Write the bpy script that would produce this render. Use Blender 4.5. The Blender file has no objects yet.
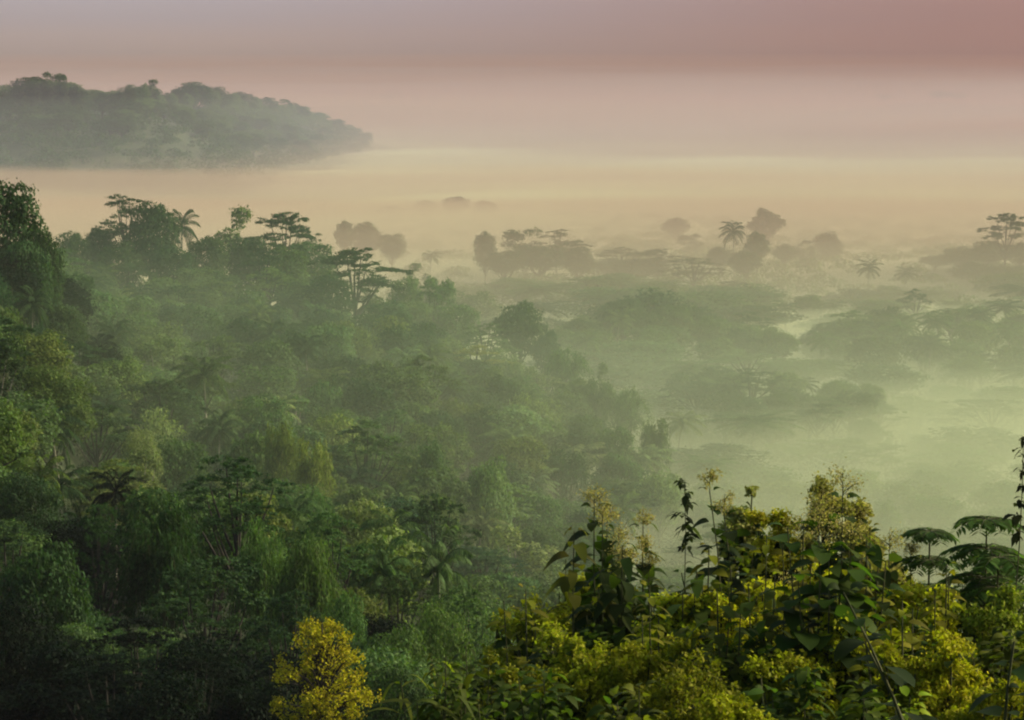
import bpy, math, random
import numpy as np
from mathutils import Vector, Matrix

# ------------------------------------------------------------------ camera, world, sun, exposure
scene = bpy.context.scene
COL = scene.collection
W, H, F = 1024, 720, 2309.0
CAMZ = 60.0
HORIZON = 100.0
PITCH = math.atan((360 - HORIZON) / F)

cam_data = bpy.data.cameras.new("camera")
cam = bpy.data.objects.new("camera", cam_data)
COL.objects.link(cam)
cam_data.sensor_width = 36.0
cam_data.lens = 36.0 * F / W
cam_data.clip_start = 0.5
cam_data.clip_end = 20000
cam.location = (0, 0, CAMZ)
cam.rotation_euler = (math.pi / 2 - PITCH, 0, 0)
scene.camera = cam
cam_data.dof.use_dof = False

SUN_EL, SUN_AZ = math.radians(30), math.radians(78)      # azimuth to the right of the view direction
world = bpy.data.worlds.new("World")
scene.world = world
world.use_nodes = True
nt = world.node_tree
nt.nodes.clear()
N = nt.nodes.new
L = nt.links.new
out = N("ShaderNodeOutputWorld")
bg = N("ShaderNodeBackground")
bg.inputs["Strength"].default_value = 0.15
sky = N("ShaderNodeTexSky")
sky.sky_type = 'NISHITA'
sky.sun_disc = False
sky.sun_elevation = SUN_EL
sky.sun_rotation = SUN_AZ
sky.altitude = 200
sky.air_density = 1.0
sky.dust_density = 4.0
sky.ozone_density = 1.0
tc = N("ShaderNodeTexCoord")
sep = N("ShaderNodeSeparateXYZ")
L(tc.outputs["Generated"], sep.inputs[0])
# streaky cloud layer: shift the elevation a little by stretched noise
mp = N("ShaderNodeMapping")
mp.inputs["Scale"].default_value = (3.0, 3.0, 55.0)
nz = N("ShaderNodeTexNoise")
nz.inputs["Scale"].default_value = 2.2
nz.inputs["Detail"].default_value = 5.0
L(tc.outputs["Generated"], mp.inputs[0])
L(mp.outputs[0], nz.inputs["Vector"])
ma = N("ShaderNodeMath"); ma.operation = 'MULTIPLY_ADD'
L(nz.outputs[0], ma.inputs[0]); ma.inputs[1].default_value = 0.014; ma.inputs[2].default_value = -0.007
ad = N("ShaderNodeMath"); ad.operation = 'ADD'
L(sep.outputs[2], ad.inputs[0]); L(ma.outputs[0], ad.inputs[1])
mr = N("ShaderNodeMapRange")
mr.inputs["From Min"].default_value = 0.0
mr.inputs["From Max"].default_value = 0.5
L(ad.outputs[0], mr.inputs[0])

def ramp(stops):
    r = N("ShaderNodeValToRGB")
    cr = r.color_ramp
    cr.interpolation = 'B_SPLINE'
    while len(cr.elements) < len(stops):
        cr.elements.new(0.5)
    for e, (p, c) in zip(cr.elements, stops):
        e.position = p
        e.color = (*c, 1)
    return r
# morning sky colour away from the sun / towards the sun, from the horizon up
rl = ramp([(0.0, (.78, .47, .41)), (0.03, (1.10, .76, .73)), (0.075, (.64, .53, .76)), (0.13, (.60, .58, .84)), (0.45, (.70, .77, .62)), (1.0, (.74, .83, .68))])
rr = ramp([(0.0, (.52, .145, .08)), (0.03, (.52, .12, .06)), (0.075, (.32, .07, .065)), (0.13, (.36, .14, .15)), (0.45, (.72, .71, .53)), (1.0, (.74, .83, .68))])
L(mr.outputs[0], rl.inputs[0]); L(mr.outputs[0], rr.inputs[0])
az = N("ShaderNodeMapRange"); az.interpolation_type = 'SMOOTHSTEP'
az.inputs["From Min"].default_value = -0.20
az.inputs["From Max"].default_value = 0.24
L(sep.outputs[0], az.inputs[0])
mx = N("ShaderNodeMix"); mx.data_type = 'RGBA'
L(az.outputs[0], mx.inputs[0]); L(rl.outputs[0], mx.inputs[6]); L(rr.outputs[0], mx.inputs[7])
# the Nishita sky under the cloud deck: its own light, tinted by the cloud deck
mul = N("ShaderNodeMix"); mul.data_type = 'RGBA'; mul.blend_type = 'MULTIPLY'
mul.inputs[0].default_value = 1.0
L(sky.outputs[0], mul.inputs[6]); L(mx.outputs[2], mul.inputs[7])
L(mul.outputs[2], bg.inputs["Color"])
L(bg.outputs[0], out.inputs["Surface"])

sun_d = bpy.data.lights.new("sun", 'SUN')
sun_d.energy = 3.6
sun_d.angle = math.radians(8)
sun_d.color = (1.0, 0.93, 0.72)
sun = bpy.data.objects.new("sun", sun_d)
COL.objects.link(sun)
sd = Vector((math.sin(SUN_AZ) * math.cos(SUN_EL), math.cos(SUN_AZ) * math.cos(SUN_EL), math.sin(SUN_EL)))
sun.rotation_euler = sd.to_track_quat('Z', 'Y').to_euler()
sun.location = (0, 0, 200)

vs = scene.view_settings
vs.view_transform = 'Standard'
vs.look = 'None'
vs.gamma = 1
vs.use_curve_mapping = False
vs.exposure = 0.95
cy = scene.cycles
cy.volume_bounces = 3
cy.max_bounces = 8
cy.diffuse_bounces = 3
cy.transmission_bounces = 4
cy.transparent_max_bounces = 16
cy.use_denoising = True
cy.use_adaptive_sampling = False
cy.filter_width = 2.1
cy.sample_clamp_indirect = 6.0

HAZE_DENSITY = 0.00007
MIST_GAIN = 0.95
HAZE_COLOR = (0.57, 0.54, 0.61)
RIDGE_MIST_COLOR = (0.50, 0.60, 0.48)
SLOPE_MIST_COLOR = (0.60, 0.76, 0.50)
FAR_MIST_COLOR = (0.45, 0.23, 0.17)
ROSY_MIST_COLOR = (0.45, 0.225, 0.155)
EAST_MIST_COLOR = (0.42, 0.11, 0.045)
PALE_MIST_COLOR = (0.525, 0.365, 0.27)

rng = np.random.default_rng(7)
random.seed(7)

# ------------------------------------------------------------------ helpers
CP, SP = math.cos(PITCH), math.sin(PITCH)

def at(px, py, d):
    """World point seen at pixel (px, py), at distance d along +Y."""
    rx, rz = (px - W / 2) / F, -(py - H / 2) / F
    y = CP + rz * SP
    z = -SP + rz * CP
    return Vector((rx / y * d, d, CAMZ + z / y * d))

def pix(x, y, z):
    dy, dz = y, z - CAMZ
    f = dy * CP - dz * SP
    u = dy * SP + dz * CP
    return 512 + F * x / f, 360 - F * u / f

def fast_mesh(name, V, Q, mats, smooth=False, mi=None):
    V = np.asarray(V, dtype=np.float32); Q = np.asarray(Q, dtype=np.int32)
    me = bpy.data.meshes.new(name)
    me.vertices.add(len(V)); me.vertices.foreach_set("co", V.ravel())
    k = Q.shape[1]
    me.loops.add(Q.size); me.loops.foreach_set("vertex_index", Q.ravel())
    me.polygons.add(len(Q))
    me.polygons.foreach_set("loop_start", np.arange(0, Q.size, k, dtype=np.int32))
    me.polygons.foreach_set("loop_total", np.full(len(Q), k, dtype=np.int32))
    if smooth:
        me.polygons.foreach_set("use_smooth", np.ones(len(Q), dtype=bool))
    for m in (mats if isinstance(mats, (list, tuple)) else [mats]):
        me.materials.append(m)
    if mi is not None:
        me.polygons.foreach_set("material_index", np.asarray(mi, dtype=np.int32))
    me.update(calc_edges=True)
    return me

def obj(name, me, parent=None, kind=None):
    o = bpy.data.objects.new(name, me)
    COL.objects.link(o)
    if parent is not None:
        o.parent = parent
    if kind:
        o["kind"] = kind
    return o

class Geo:
    """Collects quads."""
    def __init__(s):
        s.v, s.q, s.n = [], [], 0
    def add(s, V, Q):
        s.v.append(np.asarray(V, float).reshape(-1, 3)); s.q.append(np.asarray(Q, int).reshape(-1, 4) + s.n)
        s.n += len(s.v[-1])
    def mesh(s, name, mat, smooth=False):
        if not s.v:
            s.add([(0, 0, 0), (.01, 0, 0), (.01, .01, 0), (0, .01, 0)], [(0, 1, 2, 3)])
        return fast_mesh(name, np.concatenate(s.v), np.concatenate(s.q), mat, smooth)

def norm(a):
    return a / np.maximum(np.linalg.norm(a, axis=-1, keepdims=True), 1e-9)

def tube(g, pts, radii, sides=6):
    pts = np.asarray(pts, float); n = len(pts)
    tan = norm(np.gradient(pts, axis=0))
    ref = np.where(np.abs(tan[:, 2:3]) > .9, np.array([[1., 0, 0]]), np.array([[0, 0, 1.]]))
    a = norm(np.cross(tan, ref)); b = np.cross(tan, a)
    th = np.linspace(0, 2 * math.pi, sides, endpoint=False)
    r = np.asarray(radii, float).reshape(-1, 1, 1)
    V = pts[:, None] + r * (np.cos(th)[None, :, None] * a[:, None] + np.sin(th)[None, :, None] * b[:, None])
    Q = []
    for i in range(n - 1):
        for j in range(sides):
            k = (j + 1) % sides
            Q.append((i * sides + j, i * sides + k, (i + 1) * sides + k, (i + 1) * sides + j))
    g.add(V, Q)

def rhombs(g, C, T, Nn, Ln, Wd, droop=0.0):
    """Leaf-shaped four-corner faces at C, long axis T, normal Nn."""
    T = norm(T); S = norm(np.cross(Nn, T))
    Ln = np.asarray(Ln).reshape(-1, 1); Wd = np.asarray(Wd).reshape(-1, 1)
    a = C - T * Ln * .5; c = C + T * Ln * .5
    c = c - np.array([0, 0, 1.]) * droop * Ln
    b = C + S * Wd * .5; d = C - S * Wd * .5
    n = len(C)
    V = np.stack([a, b, c, d], 1)
    g.add(V, np.arange(4 * n).reshape(n, 4))

def blades(g, B, D, U, Ln, Wd, droop=.4, fold=.15, st=5, shape=.42):
    """Curved leaf blades with a folded midrib: st stations along, three across."""
    D = norm(D); S = norm(np.cross(D, U)); U = np.cross(S, D)
    n = len(B)
    Ln = np.broadcast_to(np.asarray(Ln, float), (n,)).reshape(n, 1); Wd = np.broadcast_to(np.asarray(Wd, float), (n,)).reshape(n, 1)
    dr = np.broadcast_to(np.asarray(droop, float), (n,)).reshape(n, 1)
    s = np.linspace(0, 1, st)
    prof = np.power(np.maximum(s, 0), shape * 1.1) * np.power(np.maximum(1 - s, 0), .62)
    prof = prof / prof.max(); prof[0] = .08; prof[-1] = .02
    rows = []
    for k in range(st):
        p = B + D * Ln * s[k] - np.array([0, 0, 1.]) * dr * Ln * s[k] ** 2
        w = Wd * .5 * prof[k]
        rows += [p - S * w + U * w * fold, p, p + S * w + U * w * fold]
    V = np.stack(rows, 1)
    Q = []
    for k in range(st - 1):
        o = 3 * k
        Q += [(o, o + 1, o + 4, o + 3), (o + 1, o + 2, o + 5, o + 4)]
    Q = np.array(Q)
    g.add(V, (Q[None] + (np.arange(n) * 3 * st)[:, None, None]).reshape(-1, 4))

def rdir(r, n):
    return norm(r.normal(size=(n, 3)))

# ------------------------------------------------------------------ materials
def mat_leaf(name, trans=.32, rough=.55, gain=1.0, spec=.03):
    m = bpy.data.materials.new(name); m.use_nodes = True
    t = m.node_tree; t.nodes.clear()
    n = t.nodes.new; l = t.links.new
    o = n("ShaderNodeOutputMaterial"); p = n("ShaderNodeBsdfPrincipled"); tr = n("ShaderNodeBsdfTranslucent"); mix = n("ShaderNodeMixShader")
    oi = n("ShaderNodeObjectInfo"); ge = n("ShaderNodeNewGeometry")
    hsv = n("ShaderNodeHueSaturation")
    l(oi.outputs["Color"], hsv.inputs["Color"])
    a = n("ShaderNodeMapRange"); a.inputs["To Min"].default_value = .55 * gain; a.inputs["To Max"].default_value = 1.5 * gain
    l(ge.outputs["Random Per Island"], a.inputs[0]); l(a.outputs[0], hsv.inputs["Value"])
    b = n("ShaderNodeMath"); b.operation = 'MULTIPLY'; b.inputs[1].default_value = 7.31
    l(ge.outputs["Random Per Island"], b.inputs[0])
    c = n("ShaderNodeMath"); c.operation = 'FRACT'; l(b.outputs[0], c.inputs[0])
    d = n("ShaderNodeMapRange"); d.inputs["To Min"].default_value = .468; d.inputs["To Max"].default_value = .506
    l(c.outputs[0], d.inputs[0]); l(d.outputs[0], hsv.inputs["Hue"])
    l(hsv.outputs[0], p.inputs["Base Color"])
    p.inputs["Roughness"].default_value = rough
    p.inputs["Specular IOR Level"].default_value = spec
    br = n("ShaderNodeMix"); br.data_type = 'RGBA'; br.blend_type = 'MULTIPLY'; br.inputs[0].default_value = 1
    br.inputs[7].default_value = (1.35, 1.6, .5, 1)
    l(hsv.outputs[0], br.inputs[6]); l(br.outputs[2], tr.inputs[0])
    mix.inputs[0].default_value = trans
    l(p.outputs[0], mix.inputs[1]); l(tr.outputs[0], mix.inputs[2]); l(mix.outputs[0], o.inputs[0])
    return m

def mat_plain(name, c1, c2, scale=3.0, rough=.9, stretch=(1, 1, 1)):
    m = bpy.data.materials.new(name); m.use_nodes = True
    t = m.node_tree; p = t.nodes["Principled BSDF"]
    tc = t.nodes.new("ShaderNodeTexCoord"); mp = t.nodes.new("ShaderNodeMapping"); mp.inputs["Scale"].default_value = stretch
    nz = t.nodes.new("ShaderNodeTexNoise"); nz.inputs["Scale"].default_value = scale; nz.inputs["Detail"].default_value = 6
    r = t.nodes.new("ShaderNodeValToRGB")
    r.color_ramp.elements[0].position = .35; r.color_ramp.elements[0].color = (*c1, 1)
    r.color_ramp.elements[1].position = .65; r.color_ramp.elements[1].color = (*c2, 1)
    t.links.new(tc.outputs["Object"], mp.inputs[0]); t.links.new(mp.outputs[0], nz.inputs["Vector"])
    t.links.new(nz.outputs[0], r.inputs[0]); t.links.new(r.outputs[0], p.inputs["Base Color"])
    p.inputs["Roughness"].default_value = rough
    p.inputs["Specular IOR Level"].default_value = .2
    return m

LEAF = mat_leaf("leaf")
NEAR_LEAF = mat_leaf("broad_leaf", trans=.5, rough=.6, spec=.05)
BARK = mat_plain("bark", (.014, .012, .009), (.034, .029, .021), 4, stretch=(1, 1, .2))
PALE_BARK = mat_plain("pale_bark", (.10, .09, .065), (.22, .20, .15), 5, stretch=(1, 1, .3))
STEM = mat_plain("green_stem", (.028, .034, .010), (.060, .058, .022), 6)
SOIL = mat_plain("forest_floor", (.018, .026, .010), (.045, .055, .02), .15)

def mat_volume(name, color, density, aniso=0.0):
    m = bpy.data.materials.new(name); m.use_nodes = True
    t = m.node_tree; t.nodes.clear()
    o = t.nodes.new("ShaderNodeOutputMaterial"); v = t.nodes.new("ShaderNodeVolumePrincipled")
    v.inputs["Color"].default_value = (*color, 1)
    v.inputs["Density"].default_value = density
    v.inputs["Anisotropy"].default_value = aniso
    t.links.new(v.outputs[0], o.inputs["Volume"])
    return m

# ------------------------------------------------------------------ ground
ROWS = []
def ctrl(d, *pz):
    ROWS.append((math.log(d), [p[0] for p in pz], [p[1] for p in pz]))
ctrl(6, (-300, 57.5), (512, 57.8), (1300, 57.8))
ctrl(18, (-300, 51), (200, 52), (512, 52.8), (800, 53.2), (1300, 53))
ctrl(35, (-300, 44), (200, 46), (512, 47.5), (800, 48.6), (1300, 48.6))
ctrl(60, (-300, 35), (0, 36), (300, 38), (600, 39), (900, 38), (1300, 37))
ctrl(100, (-300, 23), (0, 23), (300, 27), (600, 20), (900, 16), (1300, 15))
ctrl(150, (-300, 16), (0, 15), (300, 14), (600, 8), (900, 4), (1300, 4))
ctrl(200, (-300, 30), (-60, 21), (20, 16), (110, 14), (300, 12), (500, 8), (700, 3), (1000, 0), (1300, 0))
ctrl(260, (-300, 42), (-60, 33), (20, 25), (90, 15), (150, 12), (400, 9), (600, 3), (800, -1), (1050, -1), (1300, -1))
ctrl(330, (-300, 46), (-60, 37), (20, 28), (100, 16), (250, 13), (450, 11), (600, 5), (680, 1), (800, -1), (1050, -1), (1300, -1))
ctrl(400, (-300, 36), (-60, 30), (20, 23), (110, 15), (250, 14), (420, 12), (540, 8), (610, 1), (640, 1), (690, 5), (750, 6), (850, 5), (930, -1), (1000, -2), (1300, -2))
ctrl(480, (-300, 17), (0, 16), (150, 16), (330, 13), (430, 4), (520, -1), (590, 4), (650, 8), (720, 5), (790, 1), (860, 4), (930, 5), (1010, 5), (1300, 2))
ctrl(540, (-300, 9), (0, 8), (300, 5), (450, -1), (580, 3), (650, 6), (740, 3), (830, 1), (940, 3), (1300, 1))
ctrl(650, (-300, 0), (0, 0), (300, 0), (540, 3), (680, 4), (800, -1), (1000, 4), (1300, 4))
ctrl(740, (-300, 0), (200, 0), (370, 4), (540, 4), (750, 4), (1000, 7), (1300, 8))
ctrl(900, (-300, 0), (200, 0), (460, 0), (680, 4), (900, 0), (1300, 2))
ctrl(1250, (-300, 2), (0, 2), (200, 0), (460, 2), (700, 0), (1300, 0))
ctrl(1480, (-300, 46), (0, 49), (60, 53), (130, 51), (185, 46), (240, 14), (310, 0), (700, 0), (1300, 0))
ctrl(1900, (-300, 40), (0, 40), (150, 44), (210, 47), (262, 42), (320, 10), (390, 0), (650, 0), (1300, 0))
ctrl(2450, (-300, 20), (200, 30), (270, 40), (320, 37), (360, 20), (420, 0), (700, 0), (1300, 0))
ctrl(3000, (-300, 0), (300, 0), (700, 0), (1300, 0))
ctrl(4600, (-300, 0), (300, 0), (700, 0), (1300, 0))
ctrl(5200, (-300, 20), (250, 40), (390, 58), (480, 30), (700, 10), (820, 30), (885, 57), (950, 62), (1010, 45), (1300, 50))
ctrl(5900, (-300, 0), (300, 0), (700, 0), (1300, 0))
ROW_T = np.array([r[0] for r in ROWS])

def ground(x, y):
    x = np.atleast_1d(np.asarray(x, float)); y = np.atleast_1d(np.asarray(y, float))
    d = np.clip(y, 6.0, 5900)
    px = np.clip(512 + F * x / d, -300, 1300)
    Z = np.zeros((len(ROWS), len(x)))
    for off, wt in ((-45, .25), (0, .5), (45, .25)):
        Z += wt * np.stack([np.interp(px + off, r[1], r[2]) for r in ROWS])
    t = np.log(d)
    k = np.clip(np.searchsorted(ROW_T, t) - 1, 0, len(ROWS) - 2)
    f = np.clip((t - ROW_T[k]) / (ROW_T[k + 1] - ROW_T[k]), 0, 1)
    i = np.arange(len(x))
    z = Z[k, i] * (1 - f) + Z[k + 1, i] * f
    z += .5 * np.sin(x * .11 + 1.3) * np.cos(y * .083) + .25 * np.sin(x * .31 + y * .27)
    return z

def gz(x, y):
    return float(ground(x, y)[0])

ys = np.concatenate([np.linspace(-60, 5, 10), np.geomspace(8, 5900, 150)])
ts = np.linspace(-1, 1, 141); ts = np.sign(ts) * np.abs(ts) ** 1.6
GX = (60 + .75 * np.abs(ys))[:, None] * ts[None]
GY = np.repeat(ys[:, None], len(ts), 1)
GZ = ground(GX.ravel(), GY.ravel())
V = np.stack([GX.ravel(), GY.ravel(), GZ], 1)
nr, nc = GX.shape
ii, jj = np.meshgrid(np.arange(nr - 1), np.arange(nc - 1), indexing='ij')
b = (ii * nc + jj).ravel()
obj("ground", fast_mesh("ground", V, np.stack([b, b + 1, b + nc + 1, b + nc], 1), SOIL, True), kind="structure")

# ------------------------------------------------------------------ haze and mist
def haze_box():
    x0, x1, y0, y1, z0, z1 = -4600, 4600, -80, 5990, -8.5, 310
    V = [(x0, y0, z0), (x1, y0, z0), (x1, y1, z0), (x0, y1, z0), (x0, y0, z1), (x1, y0, z1), (x1, y1, z1), (x0, y1, z1)]
    Q = [(0, 3, 2, 1), (4, 5, 6, 7), (0, 1, 5, 4), (1, 2, 6, 5), (2, 3, 7, 6), (3, 0, 4, 7)]
    obj("haze", fast_mesh("haze", V, Q, mat_volume("haze_air", HAZE_COLOR, HAZE_DENSITY)), kind="stuff")
haze_box()

def mist_bank(name, top, bottom, density, amp, seed, y_start, y_full, rise=0.0, color=None, side=None, side_end=None, y_end=None):
    """A closed body of mist lying in the valley: a rolling top that thins out to nothing at its near rim."""
    r = np.random.default_rng(seed)
    yy = np.geomspace(y_start, y_end[1] + 1 if y_end else 5950, 100)
    tt = np.linspace(-1, 1, 91)
    X = (150 + .62 * yy)[:, None] * tt[None]; Y = np.repeat(yy[:, None], len(tt), 1)
    Z = np.zeros_like(X)
    for k in range(9):
        f = r.uniform(.008, .03); a = r.uniform(0, 2 * math.pi)
        Z += np.sin(f * (X * math.cos(a) + Y * math.sin(a)) + r.uniform(0, 6.28)) * r.uniform(.5, 1)
    Z = top + amp * Z / 2.2 + rise * np.clip((Y - 900) / 400, 0, 1)
    s = np.clip((Y - y_start) / (y_full - y_start), 0, 1); s = s * s * (3 - 2 * s)
    if side:
        t = np.clip((512 + F * X / Y - side[0]) / (side[1] - side[0]), 0, 1); s = s * t * t * (3 - 2 * t)
    if side_end:
        t = np.clip((side_end[1] - 512 - F * X / Y) / (side_end[1] - side_end[0]), 0, 1); s = s * t * t * (3 - 2 * t)
    if y_end:
        t = np.clip((y_end[1] - Y) / (y_end[1] - y_end[0]), 0, 1); s = s * t * t * (3 - 2 * t)
    Z = bottom + .5 + (Z - bottom - .5) * s
    n, m = X.shape
    Vt = np.stack([X.ravel(), Y.ravel(), Z.ravel()], 1)
    Vb = Vt.copy(); Vb[:, 2] = bottom
    ii, jj = np.meshgrid(np.arange(n - 1), np.arange(m - 1), indexing='ij')
    b = (ii * m + jj).ravel(); o = n * m
    Q = [np.stack([b, b + 1, b + m + 1, b + m], 1), np.stack([b + o, b + m + o, b + m + 1 + o, b + 1 + o], 1)]
    e = np.concatenate([np.arange(m), np.arange(1, n) * m + m - 1, (n - 1) * m + np.arange(m - 2, -1, -1), np.arange(n - 2, 0, -1) * m])
    e2 = np.roll(e, -1)
    Q.append(np.stack([e2, e, e + o, e2 + o], 1))
    obj(name, fast_mesh(name, np.concatenate([Vt, Vb]), np.concatenate(Q), mat_volume(name + "_air", color, density)), kind="stuff")
# the valley mist thickens step by step towards the floor, and turns from rosy to greenish
for top, dens, col, seed, amp in [(29, .0005, (.45, .29, .22), 3, 2.4), (23.5, .0007, (.54, .39, .295), 4, 2.4), (18.5, .0008, (.66, .61, .43), 5, 2.4), (12.5, .0012, (.66, .67, .37), 6, 2.8), (7.0, .0120, (.80, .83, .52), 7, 3.0)]:
    mist_bank("mist", top, -6 - .2 * seed, dens * MIST_GAIN, amp, seed, 118 + seed, 255, 2.0, col)
for i, top in enumerate((23, 28, 33, 38, 45)):
    mist_bank("mist", top, -7.6 - .01 * i, .00037, 2.2, 27 + i, 112 + 2 * i, 220 + 8 * i, 0.0, SLOPE_MIST_COLOR, None, None, (325 + 8 * i, 500))
mist_bank("mist", 60, -7.66, .00042, 2.0, 38, 230, 430, 0.0, RIDGE_MIST_COLOR, None, None, (520, 720))
mist_bank("mist", 31, -7.67, .0016, 2.4, 39, 520, 640, 0.0, PALE_MIST_COLOR, None, None, (900, 2000))
mist_bank("mist", 24, -7.68, .0018, 2.4, 40, 500, 600, 0.0, PALE_MIST_COLOR, None, None, (800, 1500))
# far air: many thin rosy layers, each a little higher, so that no layer has an edge of its own
for i, top in enumerate((42, 50, 57, 64, 73, 88, 112, 150)):
    mist_bank("mist", top, -7.8 - .01 * i, .00016, .6, 50 + i, 800 + 170 * i, 2300 + 330 * i, 0.0, ROSY_MIST_COLOR)
for i, top in enumerate((43, 48, 53, 58)):
    mist_bank("mist", top, -7.95 - .01 * i, .00024, .6, 70 + i, 850 + 150 * i, 2000 + 300 * i, 0.0, EAST_MIST_COLOR, (-500 + 150 * i, 1400 + 150 * i))
mist_bank("mist", 71, -7.7, .00026, 2.0, 11, 330, 1200, 0.0, HAZE_COLOR, None, None, (1400, 2200))
mist_bank("mist", 82, -7.71, .00014, 2.0, 14, 400, 1700, 0.0, HAZE_COLOR, None, None, (1750, 2700))
mist_bank("mist", 98, -7.72, .00012, 2.0, 16, 450, 2600, 0.0, HAZE_COLOR, None, None, (2700, 4200))

# ------------------------------------------------------------------ tree prototypes: (trunk mesh, crown mesh, height, width)
def limbs(g, r, h0, r0, ends, bend=.25):
    for e in ends:
        e = np.asarray(e)
        s = np.array([0, 0, h0 * r.uniform(.7, 1.0)])
        mid = (s + e) / 2 + np.array([*(e[:2] * bend * .3), -abs(e[2] - s[2]) * bend * .4])
        tube(g, [s, (s + mid) / 2, mid, (mid + e) / 2, e], np.linspace(r0, r0 * .18, 5), 5)

def proto_broadleaf(seed, h=13., rad=4.6, nclump=24, nleaf=5500, leaf=.5, flat=.8, base=.3, gap=.0, clump=(.26, .44), pale=False):
    r = np.random.default_rng(seed)
    gt, gl = Geo(), Geo()
    zc = h * (base + 1) / 2; rz = h * (1 - base) / 2
    cs = []
    for i in range(400):
        if len(cs) >= nclump: break
        d = rdir(r, 1)[0]; d[2] = d[2] * .9 + .12
        k = r.uniform(.45, .80) ** .8
        rc = rad * r.uniform(*clump)
        c = np.array([d[0] * (rad - rc) * k * 1.25, d[1] * (rad - rc) * k * 1.25, zc + d[2] * (rz - rc * flat) * k * 1.3])
        if all(np.linalg.norm(c - c2) > (rc + r2) * (.42 + gap) for c2, r2 in cs):
            cs.append((c, rc))
    top = max(c[2] + rc * flat for c, rc in cs)
    tot = sum(rc ** 2 for c, rc in cs)
    for c, rc in cs:
        n = int(nleaf * rc ** 2 / tot)
        d = rdir(r, int(n * 1.35)); d = d[(d[:, 2] > -.25) | (r.random(len(d)) < .45)][:n]
        n = len(d)
        sub = 1 + .16 * np.sin(d[:, :1] * 5 + c[0]) * np.sin(d[:, 1:2] * 5 + c[1]) + .12 * np.sin(d[:, 2:] * 7 + c[2])
        rr = rc * (1 - .45 * r.random((n, 1)) ** 2.2 + .28 * (r.random((n, 1)) < .12) * r.random((n, 1))) * sub
        P = c + d * rr * np.array([1, 1, flat])
        Nn = norm(d * .9 + rdir(r, n) * .75 + np.array([0, 0, .55]))
        T = np.cross(Nn, rdir(r, n)); T[:, 2] -= .25
        s = leaf * r.uniform(.6, 1.3, n)
        rhombs(gl, P, T, Nn, s, s * r.uniform(.45, .65, n), .1)
    h0 = h * max(base, .25)
    tube(gt, [(0, 0, -1.2), (0, 0, 0), (.1, 0, h0 * .5), (0, .1, h0), (0, 0, zc)], [h * .032, h * .024, h * .019, h * .016, h * .006], 7)
    limbs(gt, r, h0, h * .011, [c for c, rc in cs[:9]])
    mt = gt.mesh("trunk", PALE_BARK if pale else BARK, True); ml = gl.mesh("crown", LEAF)
    return mt, ml, top, rad * 2

def proto_albizia(seed, h=15., rad=6., npad=12, nleaf=5000, leaf=.5, spread=.34, lean=0.0):
    """A feathery flat-topped tree: tiers of thin, level leaf pads on long rising limbs."""
    r = np.random.default_rng(seed)
    gt, gl = Geo(), Geo()
    pads = []
    for i in range(npad):
        a = i * 2.4 + r.uniform(-.5, .5)
        k = math.sqrt((i + .4) / npad)
        z = h * (1 - spread * (i / npad) ** .8 * r.uniform(.55, 1.25)) - .4
        rp = rad * r.uniform(.24, .42)
        pads.append((np.array([math.cos(a) * (rad - rp * .7) * k + lean * z * .1, math.sin(a) * (rad - rp * .7) * k, z]), rp, a))
    tot = sum(p[1] ** 2 for p in pads)
    for c, rp, a in pads:
        n = int(nleaf * rp ** 2 / tot)
        # sprigs: small branch ends inside the pad, each with leaves reaching outward
        ns = max(8, int(n / 26)); th = r.uniform(0, 6.283, ns); q = np.sqrt(r.random(ns)) * rp * (1 + .35 * np.sin(th * 3 + a) * r.random(ns))
        ex = 1.25
        sp = np.stack([np.cos(th) * q, np.sin(th) * q * .9, (.16 * rp - .30 * q ** 2 / rp) + r.normal(0, .05 * rp, ns)], 1)
        ca, sa = math.cos(a), math.sin(a)
        sp[:, :2] = np.stack([ca * sp[:, 0] * ex - sa * sp[:, 1], sa * sp[:, 0] * ex + ca * sp[:, 1]], 1)
        idx = r.integers(0, ns, n)
        P = c + sp[idx] + r.normal(0, 1, (n, 3)) * np.array([.34, .34, .10]) * leaf * 1.6
        Nn = norm(np.array([0, 0, 1.]) + r.normal(0, .38, (n, 3)))
        T = np.cross(Nn, rdir(r, n))
        s = leaf * r.uniform(.6, 1.3, n)
        rhombs(gl, P, T, Nn, s, s * r.uniform(.35, .55, n), .12)
        s0 = np.array([lean * h * .03, 0, h * r.uniform(.32, .55)]); e = c - np.array([0, 0, .1 * rp])
        m1 = s0 * .55 + e * .45 - np.array([0, 0, .06 * h]); m1[:2] *= .8
        tube(gt, [s0, m1, s0 * .15 + e * .85 - np.array([0, 0, .02 * h]), e], [h * .010, h * .008, h * .005, h * .002], 5)
    tube(gt, [(0, 0, -1.2), (0, 0, 0), (lean * h * .01, 0, h * .25), (lean * h * .03, .1, h * .5), (lean * h * .05, 0, h * .75)], [h * .026, h * .02, h * .016, h * .012, h * .006], 7)
    return gt.mesh("trunk", BARK, True), gl.mesh("crown", LEAF), h, rad * 2

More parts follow.
